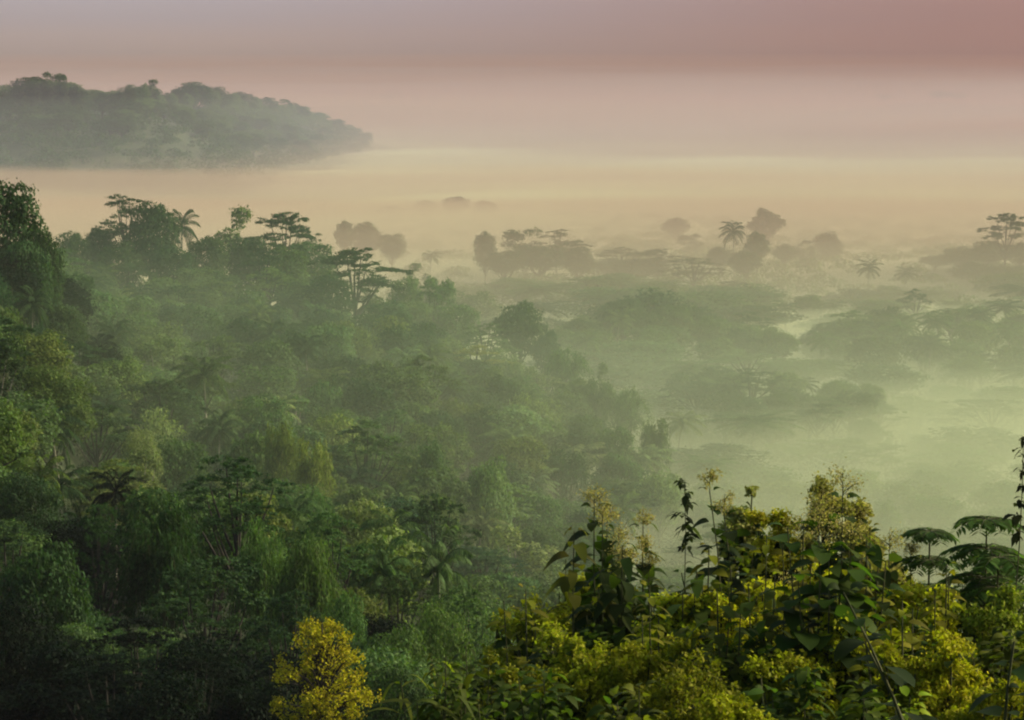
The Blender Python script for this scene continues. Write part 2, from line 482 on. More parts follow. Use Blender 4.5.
def proto_palm(seed, h=12., frond=4.6, nf=26, nl=44, lw=.10):
    r = np.random.default_rng(seed)
    gt, gl = Geo(), Geo()
    lx, ly = r.uniform(-.9, .9, 2)
    s = np.linspace(0, 1, 9)
    pts = np.stack([lx * s ** 2 * 1.2, ly * s ** 2 * 1.2, -.8 + (h + .8 - frond * .22) * s], 1)
    tube(gt, pts, .20 - .075 * s + .1 * (s < .05), 8)
    topc = pts[-1]
    # crown heart where the fronds meet
    tube(gl, [topc - [0, 0, .5], topc - [0, 0, .1], topc + [0, 0, .5], topc + [0, 0, .9]], [.16, .28, .2, .03], 6)
    for i in range(nf):
        a = i * 2.399 + r.uniform(-.2, .2)
        k = i / (nf - 1)
        el = math.radians(82 - 108 * k + r.uniform(-7, 7))
        fl = frond * r.uniform(.85, 1.08) * (.8 if k < .12 else 1)
        ou = np.array([math.cos(a), math.sin(a), 0])
        m = 11
        q = np.linspace(0, 1, m)
        ang = el - (1.15 + .45 * (1 - k)) * q ** 1.3
        step = np.stack([np.cos(ang)[:, None] * ou, ], 1)[:, 0] + np.sin(ang)[:, None] * np.array([0, 0, 1.])
        rp = topc + np.concatenate([np.zeros((1, 3)), np.cumsum(step[:-1] * fl / (m - 1), 0)])
        tube(gl, rp, np.linspace(.055, .012, m), 4)
        qs = np.linspace(.14, .99, nl)
        P = np.stack([np.interp(qs, q, rp[:, j]) for j in range(3)], 1)
        Tn = norm(np.stack([np.interp(qs, q, step[:, j]) for j in range(3)], 1))
        side = np.cross(Tn, np.array([0, 0, 1.])); side = norm(side + 1e-6)
        ll = frond * .19 * (np.sin(np.clip(qs * 1.02, 0, 1) * math.pi) ** .55 + .12)
        for sg in (-1, 1):
            D = norm(side * sg + Tn * .55 + np.array([0, 0, -.42]) + r.normal(0, .09, P.shape))
            C = P + D * ll[:, None] * .5
            up = norm(np.cross(np.cross(D, np.array([0, 0, 1.])), D) + r.normal(0, .1, P.shape))
            rhombs(gl, C, D, up, ll, np.full(nl, lw), .16)
    return gt.mesh("trunk", PALE_BARK, True), gl.mesh("fronds", LEAF), h + frond * .35, frond * 1.95

def proto_bamboo(seed, h=11., rad=4.5, nc=34, nleaf=4500, leaf=.55, arch=.55):
    r = np.random.default_rng(seed)
    gt, gl = Geo(), Geo()
    per = nleaf // nc
    for i in range(nc):
        a = r.uniform(0, 6.283); o = np.array([math.cos(a), math.sin(a), 0]) 
        k = r.uniform(.25, 1.0); hh = h * r.uniform(.75, 1.05)
        s = np.linspace(0, 1, 9)
        z = hh * (1.5 * s - (.5 + arch * k) * s ** 2.6)
        z = z / max(z.max(), 1e-3) * hh * (1 - .28 * k * r.random())
        P0 = o * r.uniform(.1, .8)
        pts = P0 + o * (rad * k * s ** 1.9)[:, None] + np.array([0, 0, 1.]) * z[:, None]
        pts[0, 2] = -.6
        tube(gt, pts, np.linspace(.055, .012, 9), 4)
        q = r.uniform(.42, 1.0, per) ** .85
        C = np.stack([np.interp(q, s, pts[:, j]) for j in range(3)], 1)
        # leaves hang in little sprays around the culm
        wd = (.25 + .55 * (1 - np.abs(q - .75))) [:, None]
        C = C + r.normal(0, 1, (per, 3)) * np.array([.55, .55, .42]) * wd
        D = norm(rdir(r, per) * .75 + o * .5 + np.array([0, 0, -.55]))
        Nn = norm(np.cross(D, rdir(r, per)) + np.array([0, 0, .6]))
        ls = leaf * r.uniform(.6, 1.25, per)
        rhombs(gl, C, D, Nn, ls, ls * .26, .15)
    return gt.mesh("culms", STEM, True), gl.mesh("foliage", LEAF), h * 1.0, rad * 2.1

PROTO = {
    "near_broad": [proto_broadleaf(11, 12, 4.4, 30, 15000, .27, .75, .28), proto_broadleaf(12, 13, 4.8, 34, 16000, .26, .7, .3, .02),
                   proto_broadleaf(13, 11, 4.2, 26, 13000, .30, .8, .25), proto_broadleaf(14, 13, 4.0, 30, 14000, .25, .85, .22, .04)],
    "broad": [proto_broadleaf(21, 13, 4.6, 26, 7000, .42), proto_broadleaf(22, 12, 5.0, 30, 7500, .42, .7, .25), proto_broadleaf(23, 14, 4.3, 24, 6500, .40, .9, .3, .03),
              proto_broadleaf(24, 12, 4.6, 34, 7500, .38, .75, .2), proto_broadleaf(25, 13, 5.2, 22, 7000, .44, .65, .35, .05, (.22, .4))],
    "dome": [proto_broadleaf(31, 11, 5.0, 36, 8500, .40, .8, .08, -.08, (.3, .45)), proto_broadleaf(32, 12, 4.8, 40, 9000, .38, .85, .05, -.1, (.28, .4))],
    "airy": [proto_broadleaf(41, 14, 4.2, 22, 3600, .40, .85, .25, -.02, (.18, .32), True), proto_broadleaf(42, 13, 3.8, 20, 3200, .40, .9, .2, .0, (.18, .32), True)],
    "albizia": [proto_albizia(51), proto_albizia(52, 15, 6.2, 14, 5500, .5, .42), proto_albizia(53, 14, 5.6, 10, 4200, .5, .3, -.6), proto_albizia(54, 16, 6.0, 15, 5500, .48, .5, .4)],
    "near_albizia": [proto_albizia(55, 14, 6, 16, 13000, .27, .45), proto_albizia(56, 13, 6.4, 18, 14000, .26, .5, .5), proto_albizia(57, 14, 5.6, 14, 11000, .27, .38)],
    "palm": [proto_palm(61), proto_palm(62, 13, 4.8, 28), proto_palm(63, 11, 4.4, 24), proto_palm(64, 9, 4.6, 24)],
    "bamboo": [proto_bamboo(71), proto_bamboo(72, 10, 5, 38, 5000, .5, .7), proto_bamboo(73, 9, 4, 30, 4200, .5, .9)],
    "near_bamboo": [proto_bamboo(74, 9, 4.2, 46, 13000, .34, .8), proto_bamboo(75, 8, 3.8, 42, 12000, .34, .95)],
}
KIND = {  # builder key -> object name, category, part names, phrase
    "near_broad": ("broadleaf_tree", "tree", "trunk", "crown", "leafy tree"),
    "broad": ("broadleaf_tree", "tree", "trunk", "crown", "leafy tree"),
    "dome": ("dome_crowned_tree", "tree", "trunk", "crown", "dome crowned tree"),
    "airy": ("open_crowned_tree", "tree", "trunk", "crown", "loose open crowned tree"),
    "albizia": ("flat_topped_tree", "tree", "trunk", "crown", "flat topped tiered tree"),
    "near_albizia": ("flat_topped_tree", "tree", "trunk", "crown", "flat topped tiered tree"),
    "palm": ("coconut_palm", "palm", "trunk", "fronds", "coconut palm"),
    "bamboo": ("bamboo_clump", "bamboo", "culms", "foliage", "arching bamboo clump"),
    "near_bamboo": ("bamboo_clump", "bamboo", "culms", "foliage", "arching bamboo clump"),
}
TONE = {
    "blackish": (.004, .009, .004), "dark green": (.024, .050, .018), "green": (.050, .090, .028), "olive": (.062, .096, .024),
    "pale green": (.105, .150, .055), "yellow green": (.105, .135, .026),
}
TREES = []       # dicts: obj, key, tone, px, py, d, label

def put(key, x, y, ztop, width, tone, label=None, hmin=3.0, variant=None, group=None):
    pr = PROTO[key]
    mt, ml, ph, pw = pr[random.randrange(len(pr)) if variant is None else variant % len(pr)]
    z0 = gz(x, y)
    hgt = max(hmin, ztop - z0)
    name, cat, tn, cn, phrase = KIND[key]
    root = bpy.data.objects.new(name, None); COL.objects.link(root)
    root.empty_display_size = .5
    sxy = width / pw; sz = hgt / ph
    root.location = (x, y, z0); root.scale = (sxy, sxy, sz)
    root.rotation_euler = (0, 0, random.uniform(0, 6.283))
    t = obj(tn, mt, root); c = obj(cn, ml, root)
    j = [random.uniform(.85, 1.18) for _ in range(3)]; base = TONE[tone]
    k = random.uniform(.85, 1.15)
    c.color = (base[0] * k * j[0], base[1] * k, base[2] * k * j[2], 1)
    root["category"] = cat
    px, py = pix(x, y, z0 + hgt)
    TREES.append(dict(o=root, key=key, tone=tone, px=px, py=py, d=y, x=x, w=width, label=label, group=group))
    return root

def hero(key, px, py, d, wpx, tone, label=None, variant=None):
    p = at(px, py, d)
    put(key, p.x, p.y, p.z, wpx * d / F * 1.0, tone, label, variant=variant)

# --- left crest, the near edge of the plateau
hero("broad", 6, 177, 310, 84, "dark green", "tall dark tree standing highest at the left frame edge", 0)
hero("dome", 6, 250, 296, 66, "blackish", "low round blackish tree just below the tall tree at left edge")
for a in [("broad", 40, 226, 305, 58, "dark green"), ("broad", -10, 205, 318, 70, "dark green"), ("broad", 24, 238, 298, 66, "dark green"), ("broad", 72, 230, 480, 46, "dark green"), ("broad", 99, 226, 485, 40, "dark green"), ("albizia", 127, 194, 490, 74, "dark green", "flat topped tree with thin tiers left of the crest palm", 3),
          ("broad", 152, 200, 485, 66, "dark green", "bulky dark tree left of the crest palm on the ridge"), ("palm", 181, 206, 500, 40, "dark green", "coconut palm on the left ridge crest against pale mist", 1),
          ("airy", 231, 206, 500, 72, "green", "loose open crowned tree right of the crest palm"), ("albizia", 284, 212, 490, 84, "dark green", "flat topped tree with wide thin tiers on the left ridge crest", 1),
          ("albizia", 262, 250, 440, 62, "dark green", None, 3), ("broad", 205, 236, 470, 50, "dark green"), ("broad", 248, 236, 480, 56, "dark green"), ("broad", 312, 240, 480, 60, "green"), ("broad", 45, 242, 470, 50, "dark green"),
          ("broad", 120, 240, 460, 60, "dark green"), ("broad", 172, 244, 455, 60, "dark green"), ("broad", 285, 246, 450, 60, "green"), ("broad", 30, 262, 420, 60, "dark green"),
          ("albizia", 354, 248, 420, 112, "dark green", "wide flat topped tree at the ridge end, with bare limbs below its tiers", 1), ("broad", 330, 272, 410, 60, "dark green"), ("broad", 385, 300, 400, 60, "dark green"),
          ("albizia", 430, 284, 430, 44, "green", None, 2), ("broad", 405, 275, 440, 40, "green"), ("broad", 415, 320, 400, 60, "green"), ("airy", 438, 276, 445, 40, "green"),
          ("broad", 455, 303, 420, 58, "green"), ("broad", 520, 301, 400, 66, "dark green", "dark tree with a hole in its crown above the misty gap", 4), ("broad", 548, 330, 395, 40, "dark green"), ("broad", 490, 325, 405, 56, "green"),
          ("bamboo", 566, 350, 370, 62, "green", "bamboo clump with one long arching tip on the slope edge", 0), ("airy", 600, 362, 370, 30, "green"), ("bamboo", 628, 390, 345, 48, "green"), ("bamboo", 600, 385, 350, 50, "green"), ("broad", 575, 378, 352, 50, "green"),
          ("bamboo", 655, 425, 315, 44, "green"), ("broad", 615, 425, 310, 46, "green"), ("broad", 585, 415, 320, 50, "green"),
          ]:
    hero(*a)
# --- pale trees behind the ridge end
for a in [("broad", 345, 220, 760, 26, "dark green"), ("broad", 366, 221, 770, 36, "dark green"), ("broad", 392, 233, 740, 34, "dark green"), ("broad", 440, 284, 560, 60, "green"), ("broad", 480, 290, 560, 50, "green"), ("airy", 420, 262, 600, 34, "green"),
          ("palm", 430, 250, 720, 26, "green"), ("broad", 455, 196, 1100, 34, "dark green"), ("broad", 485, 200, 1100, 30, "dark green"), ("broad", 425, 200, 1120, 30, "dark green"), ("albizia", 390, 206, 1100, 34, "dark green")]:
    hero(*a)
# --- domed knoll in the valley
for a in [("dome", 650, 288, 500, 92, "dark green", "large dome crowned tree on top of the misty valley knoll"), ("dome", 612, 303, 500, 60, "dark green"), ("broad", 588, 315, 505, 40, "green"), ("dome", 692, 303, 498, 66, "dark green"), ("broad", 728, 322, 490, 66, "dark green"),
          ("broad", 766, 343, 485, 60, "green"), ("broad", 800, 362, 470, 50, "green"), ("broad", 660, 325, 470, 80, "green"), ("broad", 620, 340, 465, 70, "green"), ("broad", 700, 345, 460, 70, "green"), ("broad", 745, 365, 455, 60, "green"),
          ("albizia", 622, 247, 710, 56, "dark green", None, 0), ("albizia", 658, 249, 690, 64, "dark green", None, 1), ("albizia", 694, 257, 660, 74, "dark green", "flat topped tree stepping down the right end of the valley knoll", 3), ("albizia", 737, 281, 630, 48, "dark green", None, 2), ("broad", 640, 258, 690, 60, "dark green"), ("broad", 610, 258, 700, 50, "dark green")]:
    hero(*a)
# --- farther groups in the mist
for a in [("broad", 485, 230, 700, 28, "dark green"), ("airy", 524, 228, 710, 50, "dark green"), ("albizia", 556, 229, 720, 48, "dark green"), ("broad", 540, 244, 690, 70, "dark green"), ("broad", 505, 250, 680, 46, "dark green"), ("broad", 578, 248, 690, 40, "dark green"), ("albizia", 575, 240, 700, 44, "dark green"),
          ("palm", 735, 219, 700, 32, "dark green", "coconut palm rising from the mist right of centre"), ("broad", 757, 231, 710, 30, "dark green"), ("broad", 766, 208, 820, 42, "dark green"), ("dome", 828, 231, 780, 36, "dark green", "lone round tree standing in mist right of the misty palm"), ("broad", 785, 244, 740, 30, "dark green"),
          ("broad", 676, 217, 880, 34, "dark green"), ("airy", 692, 234, 800, 34, "dark green"), ("airy", 806, 240, 760, 26, "dark green"), ("broad", 720, 246, 720, 34, "dark green"), ("broad", 745, 250, 690, 40, "dark green"),
          ("albizia", 1006, 213, 690, 56, "dark green", "flat topped tree with stacked tiers in mist at the right frame edge", 1), ("broad", 962, 246, 720, 50, "dark green"), ("broad", 990, 240, 710, 46, "dark green"), ("broad", 1022, 242, 700, 50, "dark green"), ("broad", 935, 255, 730, 40, "dark green"), ("broad", 975, 262, 680, 60, "dark green"), ("broad", 1012, 265, 670, 60, "dark green"),
          ("palm", 868, 258, 650, 30, "dark green"), ("palm", 905, 266, 660, 30, "dark green"), ("broad", 890, 285, 640, 34, "dark green"), ("broad", 942, 290, 640, 50, "dark green"),
          ("albizia", 915, 289, 560, 34, "dark green", "small flat topped tree floating above the misty right grove", 0), ("broad", 810, 294, 580, 40, "green"), ("palm", 786, 300, 560, 36, "green"), ("broad", 755, 304, 570, 40, "green"), ("palm", 830, 300, 580, 30, "green"), ("albizia", 800, 296, 600, 40, "green"), ("broad", 1000, 300, 580, 50, "green"), ("broad", 955, 300, 590, 40, "green"), ("broad", 870, 305, 560, 40, "green")]:
    hero(*a)
# --- right grove and valley floor clumps
for a in [("albizia", 856, 322, 475, 48, "green"), ("palm", 940, 310, 470, 46, "green"), ("broad", 895, 322, 470, 50, "green"), ("palm", 905, 318, 480, 40, "green"), ("broad", 925, 330, 460, 56, "green"), ("broad", 975, 320, 470, 54, "green"), ("palm", 1012, 320, 460, 46, "green"), ("palm", 990, 318, 480, 44, "green"), ("broad", 960, 338, 455, 56, "green"), ("broad", 845, 340, 465, 40, "green"), ("broad", 880, 345, 455, 60, "green"), ("broad", 1015, 345, 450, 60, "green"),
          ("albizia", 696, 381, 390, 84, "dark green", None, 0), ("albizia", 752, 370, 385, 100, "dark green", "wide flat topped tree over the low valley clump, right of centre", 3), ("broad", 725, 390, 380, 64, "dark green"), ("broad", 790, 388, 385, 60, "dark green"), ("broad", 850, 391, 380, 64, "dark green"), ("broad", 820, 394, 385, 56, "dark green"), ("airy", 884, 430, 370, 26, "green"), ("broad", 770, 415, 370, 60, "dark green"), ("broad", 690, 415, 370, 50, "dark green"), ("broad", 866, 418, 372, 40, "dark green"), ("airy", 770, 372, 420, 28, "green"), ("airy", 800, 385, 420, 30, "green"),
          ("dome", 924, 434, 372, 48, "green", "small round tree alone in mist above the foreground bushes"), ("dome", 988, 442, 385, 66, "green"), ("broad", 900, 372, 440, 50, "green"), ("broad", 950, 385, 430, 56, "green"), ("broad", 880, 380, 440, 40, "green"), ("broad", 1000, 390, 430, 60, "green"),
          ("palm", 677, 408, 350, 52, "pale green", "coconut palm at the foot of the slope left of the low valley clump", 2), ("palm", 570, 440, 300, 92, "pale green", "pale coconut palm with sweeping fronds above the foreground saplings", 3), ("palm", 630, 442, 312, 80, "pale green", None, 2), ("palm", 530, 468, 280, 66, "pale green"), ("broad", 660, 470, 290, 60, "pale green"),
          ("dome", 886, 499, 300, 42, "green", "small grey green round tree peeping over the foreground bushes"),
          # --- the slope: single trees one can pick out
          ("palm", 206, 352, 285, 70, "green", "tall coconut palm with a pale trunk in the middle of the left slope", 1), ("palm", 276, 394, 278, 56, "pale green", None, 2), ("palm", 376, 532, 185, 70, "green", None, 3), ("palm", 438, 526, 188, 92, "green", None, 3), ("palm", 400, 505, 205, 70, "green", None, 2),
          ("near_albizia", 236, 454, 186, 165, "dark green", "dark flat topped tree with raised jagged tiers in the left middle", 0), ("near_albizia", 96, 505, 165, 84, "dark green", None, 1), ("near_bamboo", 165, 516, 165, 120, "dark green", "dark bamboo arching like a dome on the lower left slope", 0), ("near_bamboo", 262, 534, 165, 92, "green", None, 1), ("near_bamboo", 304, 546, 160, 104, "olive", "olive dome of bamboo behind and left of the yellow tree", 0),
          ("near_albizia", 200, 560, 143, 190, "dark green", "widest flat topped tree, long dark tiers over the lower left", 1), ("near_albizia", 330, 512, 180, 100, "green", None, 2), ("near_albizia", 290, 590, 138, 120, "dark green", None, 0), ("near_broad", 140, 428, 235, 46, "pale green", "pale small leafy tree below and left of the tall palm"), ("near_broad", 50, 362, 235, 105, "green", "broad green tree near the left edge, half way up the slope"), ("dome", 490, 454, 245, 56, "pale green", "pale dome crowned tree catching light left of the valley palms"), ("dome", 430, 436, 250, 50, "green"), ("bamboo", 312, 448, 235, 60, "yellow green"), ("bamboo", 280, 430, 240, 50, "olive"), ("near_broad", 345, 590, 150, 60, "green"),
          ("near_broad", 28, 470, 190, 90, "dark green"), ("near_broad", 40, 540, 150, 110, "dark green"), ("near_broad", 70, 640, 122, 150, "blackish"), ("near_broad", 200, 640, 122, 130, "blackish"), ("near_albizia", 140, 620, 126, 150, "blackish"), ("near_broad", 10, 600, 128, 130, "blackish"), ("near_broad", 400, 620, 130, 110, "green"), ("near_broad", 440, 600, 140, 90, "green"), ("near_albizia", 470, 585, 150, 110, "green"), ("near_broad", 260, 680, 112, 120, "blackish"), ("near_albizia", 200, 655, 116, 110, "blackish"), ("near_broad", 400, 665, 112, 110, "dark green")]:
    hero(*a)

# --- fill the rest of the wood
FILL = []
def occupied(x, y, r):
    for t in TREES:
        if (t["x"] - x) ** 2 + (t["d"] - y) ** 2 < (r * .9 + t["w"] * .26) ** 2:
            return True
    return False

def fill(px0, px1, d0, d1, spacing, n_try, hts, mix, tones, limit=None):
    cnt = 0
    for _ in range(n_try):
        d = math.sqrt(random.uniform(d0 ** 2, d1 ** 2)); px = random.uniform(px0, px1)
        x = (px - 512) / F * d
        if occupied(x, d, spacing * .5):
            continue
        if limit and not limit(px, d):
            continue
        key = random.choices([m[0] for m in mix], [m[1] for m in mix])[0]
        tone = random.choices([m[0] for m in tones], [m[1] for m in tones])[0]
        h = random.uniform(*hts) * {"palm": 1.05, "albizia": 1.08, "near_albizia": 1.05, "bamboo": .85, "near_bamboo": .62}.get(key, 1)
        w = random.uniform(.85, 1.2) * spacing * {"palm": .85, "albizia": 1.3, "near_albizia": 1.4, "bamboo": 1.35, "near_bamboo": 1.6}.get(key, 1.12)
        put(key, x, d, gz(x, d) + h, w, tone)
        cnt += 1
    return cnt
NEARMIX = [("near_broad", 5), ("near_albizia", 4), ("near_bamboo", 1.2), ("palm", .5)]
MIDMIX = [("broad", 6), ("albizia", 1.4), ("bamboo", 1.5), ("palm", 2.2), ("dome", .9), ("airy", .6)]
NT = [("dark green", 6), ("blackish", 2), ("green", 2), ("olive", .4)]
MT = [("dark green", 2), ("green", 5), ("olive", 1), ("pale green", 2), ("yellow green", .3)]
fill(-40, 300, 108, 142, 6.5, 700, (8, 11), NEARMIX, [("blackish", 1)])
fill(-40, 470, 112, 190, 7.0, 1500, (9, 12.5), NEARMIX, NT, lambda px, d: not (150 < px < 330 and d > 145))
fill(470, 640, 170, 240, 7.5, 300, (7, 10), MIDMIX, MT)
fill(-40, 110, 190, 330, 7.6, 700, (10, 13), MIDMIX, [("dark green", 4), ("blackish", 1.5), ("green", 1), ("olive", 1)])
fill(-40, 440, 190, 300, 7.6, 2500, (10, 14), MIDMIX, MT)
fill(-40, 430, 300, 460, 8.6, 2500, (10, 14), MIDMIX, [("dark green", 4), ("green", 4), ("olive", 1.5), ("pale green", .6)])
fill(430, 620, 240, 400, 8.4, 1200, (9, 12), MIDMIX, MT, lambda px, d: d < 420 - (px - 430) * .55)
fill(620, 1060, 210, 330, 11, 500, (6, 9), MIDMIX, [("green", 4), ("pale green", 1)])
fill(672, 882, 366, 402, 6.5, 120, (6.5, 8.5), [("broad", 5), ("albizia", 1.5), ("palm", .6)], [("dark green", 4), ("green", 2)])
fill(560, 1070, 330, 450, 17, 300, (6, 9), MIDMIX, [("green", 4), ("dark green", 2)])
fill(560, 780, 445, 505, 10, 300, (9, 12), MIDMIX, [("green", 4), ("dark green", 2)])
fill(820, 1070, 440, 520, 10, 400, (8.5, 11.5), MIDMIX, [("green", 3), ("dark green", 3)])
fill(440, 1070, 520, 640, 24, 200, (7.5, 10), MIDMIX, [("green", 3), ("dark green", 3)])
print("trees", len(TREES))

# --- far misty hill: crowns along its top, woodland on its flank
sky_line = [(-22, 90, 50), (4, 84, 52), (30, 76, 50), (52, 72, 34), (68, 82, 40), (92, 89, 40), (112, 90, 44), (132, 84, 36), (148, 79, 34), (166, 92, 22), (178, 88, 24), (194, 81, 46), (216, 86, 50), (240, 91, 46), (264, 97, 40), (282, 99, 34),
            (298, 104, 36), (318, 112, 34), (336, 123, 30), (352, 136, 26)]
for i, (px, py, w) in enumerate(sky_line):
    d = 1480 + 4.6 * max(0, px - 130) + random.uniform(-15, 15)
    hero("albizia" if i == 15 else ("airy" if i in (3, 8, 10) else "broad"), px, py, d, w * (1 if px < 200 else .8), "dark green")
for i in range(100):
    px = random.uniform(120, 330); d = random.uniform(1470, 1480 + 4.6 * (px - 118))
    x = (px - 512) / F * d
    if gz(x, d) > 14:
        put("broad", x, d, gz(x, d) + random.uniform(12, 16), random.uniform(14, 24), "dark green")
for px in range(-24, 356, 7):
    py = np.interp(px, [q[0] for q in sky_line], [q[1] for q in sky_line]) + random.uniform(1, 9)
    hero("broad", px, py, 1480 + 4.6 * max(0, px - 130) - 20, random.uniform(13, 22), "dark green")
for i in range(70):
    px = random.uniform(-30, 340); d = random.uniform(1400, 1470) + 4.6 * max(0, px - 130)
    x = (px - 512) / F * d
    put("broad", x, d, gz(x, d) + random.uniform(11, 16), random.uniform(14, 26), "dark green")
for px, py, w in [(884, 94, 20), (940, 91, 26), (958, 93, 24)]:
    hero("broad", px, py, 5200, w, "dark green")
hero("albizia", 388, 94, 5200, 32, "dark green")

def woodland(name, px0, px1, d0, d1, n, size, hrange, tone, seed, clump=60, cr=5.5):
    """A far wood that reads as one mass: leaf clumps over the ground."""
    r = np.random.default_rng(seed)
    d = np.sqrt(r.uniform(d0 ** 2, d1 ** 2, n)); px = r.uniform(px0, px1, n)
    x = (px - 512) / F * d
    z = ground(x, d)
    if name == "hill_woodland":
        q = z > 10; d, px, x, z = d[q], px[q], x[q], z[q]; n = len(d)
    hh = r.uniform(*hrange, n)
    g = Geo()
    for k in range(n):
        m = clump
        dd = rdir(r, m); dd[:, 2] = np.abs(dd[:, 2]) * 1.0 - .2
        P = np.array([x[k], d[k], z[k] + hh[k] * .55]) + dd * np.array([cr, cr, hh[k] * .45]) * (1 - .4 * r.random((m, 1)) ** 2)
        Nn = norm(dd + rdir(r, m) * .6 + np.array([0, 0, .4]))
        s = size * r.uniform(.6, 1.3, m)
        rhombs(g, P, np.cross(Nn, rdir(r, m)), Nn, s, s * .6)
    o = obj(name, g.mesh(name, LEAF), kind="stuff")
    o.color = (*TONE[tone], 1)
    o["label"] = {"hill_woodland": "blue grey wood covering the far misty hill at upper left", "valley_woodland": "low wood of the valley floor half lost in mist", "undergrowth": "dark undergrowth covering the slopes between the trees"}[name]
woodland("hill_woodland", -60, 370, 1300, 2450, 3600, 1.5, (9, 14), "dark green", 5, 84)
woodland("valley_woodland", 380, 1080, 560, 1100, 700, 1.0, (4, 7), "green", 6, 150, 5.0)
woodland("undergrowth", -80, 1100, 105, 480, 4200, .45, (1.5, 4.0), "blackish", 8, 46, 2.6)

# ------------------------------------------------------------------ foreground thicket on the brow of the hill
PLANTS = []
def plant(name, cat, px, py, d, label, parts, group=None, hmin=1.0):
    """parts(h) builds {part name: (Geo, material, colour)} for a plant h metres tall; the plant stands on the ground."""
    p = at(px, py - (10 if cat in ("shrub", "bush") else 0), d); z0 = gz(p.x, p.y); h = max(hmin, p.z - z0)
    root = bpy.data.objects.new(name, None); COL.objects.link(root)
    root.location = (p.x, p.y, z0); root.rotation_euler = (0, 0, random.uniform(-.4, .4)); root.empty_display_size = .3
    root["category"] = cat; root["label"] = label
    if group: root["group"] = group
    for nm, g, m, c in parts(h):
        if g.n == 0: continue
        o = obj(nm, g.mesh(nm, m, m is not LEAF), root)
        o.color = (*c, 1)
    PLANTS.append(root)
    return root

def spray(g, gs, r, base, up, length, n, spread, size):
    """An airy branched flower head."""
    for k in range(9):
        a = k * 2.4 + r.uniform(-.4, .4); t0 = r.uniform(.1, .75)
        b0 = base + up * length * t0
        e = b0 + up * length * r.uniform(.2, .5) * (1 - t0 * .4) + np.array([math.cos(a), math.sin(a), 0]) * spread * (1 - t0 * .5)
        tube(gs, [b0, (b0 + e) / 2 + [0, 0, .03], e], [.006, .004, .002], 3)
        m = n // 9
        q = r.uniform(.25, 1.05, (m, 1))
        P = b0 + (e - b0) * q + r.normal(0, spread * .20, (m, 3))
        rhombs(g, P, rdir(r, m), rdir(r, m), size * r.uniform(.5, 1.3, m), size * .7 * np.ones(m))
    tube(gs, [base, base + up * length], [.008, .003], 3)

def sapling(seed, stems=3, leaf=.42, wid=.55, leaf_c=(.030, .050, .010), droop=.75, spread=.5, flower=None, gap=.19, top_frac=.55, lean=0):
    def parts(h):
        r = np.random.default_rng(seed)
        gs, gl, gf = Geo(), Geo(), Geo()
        for k in range(stems):
            hh = h * (1 if k == 0 else r.uniform(.80, .96))
            o = r.normal(0, 1, 2) * spread * (0 if k == 0 else 1)
            s = np.linspace(0, 1, 8)
            sw = r.uniform(-.12, .12, 2)
            pts = np.stack([o[0] * s ** .7 + sw[0] * np.sin(s * 5) + lean * s ** 2, o[1] * s ** .7 + sw[1] * np.sin(s * 4), hh * s], 1)
            pts[0, 2] = -.3
            tube(gs, pts, np.linspace(.028, .008, 8), 6)
            nn = max(3, int(hh * top_frac / gap))
            B, D, Ls = [], [], []
            for i in range(nn):
                q = 1 - (i + .15) / nn * top_frac
                b = np.array([np.interp(q, s, pts[:, j]) for j in range(3)])
                a0 = i * 1.57 + r.uniform(-.4, .4)
                for sg in (0, math.pi):
                    if r.random() < .08: continue
                    a = a0 + sg + r.uniform(-.3, .3)
                    el = r.uniform(.05, .5) + (.45 if i == 0 else 0)
                    D.append([math.cos(a) * math.cos(el), math.sin(a) * math.cos(el), math.sin(el)])
                    B.append(b + np.array(D[-1]) * .07); Ls.append(leaf * r.uniform(.55, 1.05) * (.55 if i == 0 else .85 if i == 1 else 1))
            B, D, Ls = np.array(B), np.array(D), np.array(Ls)
            U = norm(np.array([[0, 0, 1.]]) + r.normal(0, .25, D.shape))
            blades(gl, B, D, U, Ls, Ls * wid, r.uniform(droop * .6, droop * 1.35, len(Ls)), .16, 6)
            if flower and (k == 0 or r.random() < .6):
                spray(gf, gs, r, pts[-1], np.array([0, 0, 1.]), flower[0] * 1.0, 330, flower[0] * .62, .034)
        res = [("stem", gs, STEM, (1, 1, 1)), ("leaves", gl, NEAR_LEAF, leaf_c)]
        if flower: res.append(("blossoms", gf, LEAF, flower[1]))
        return res
    return parts

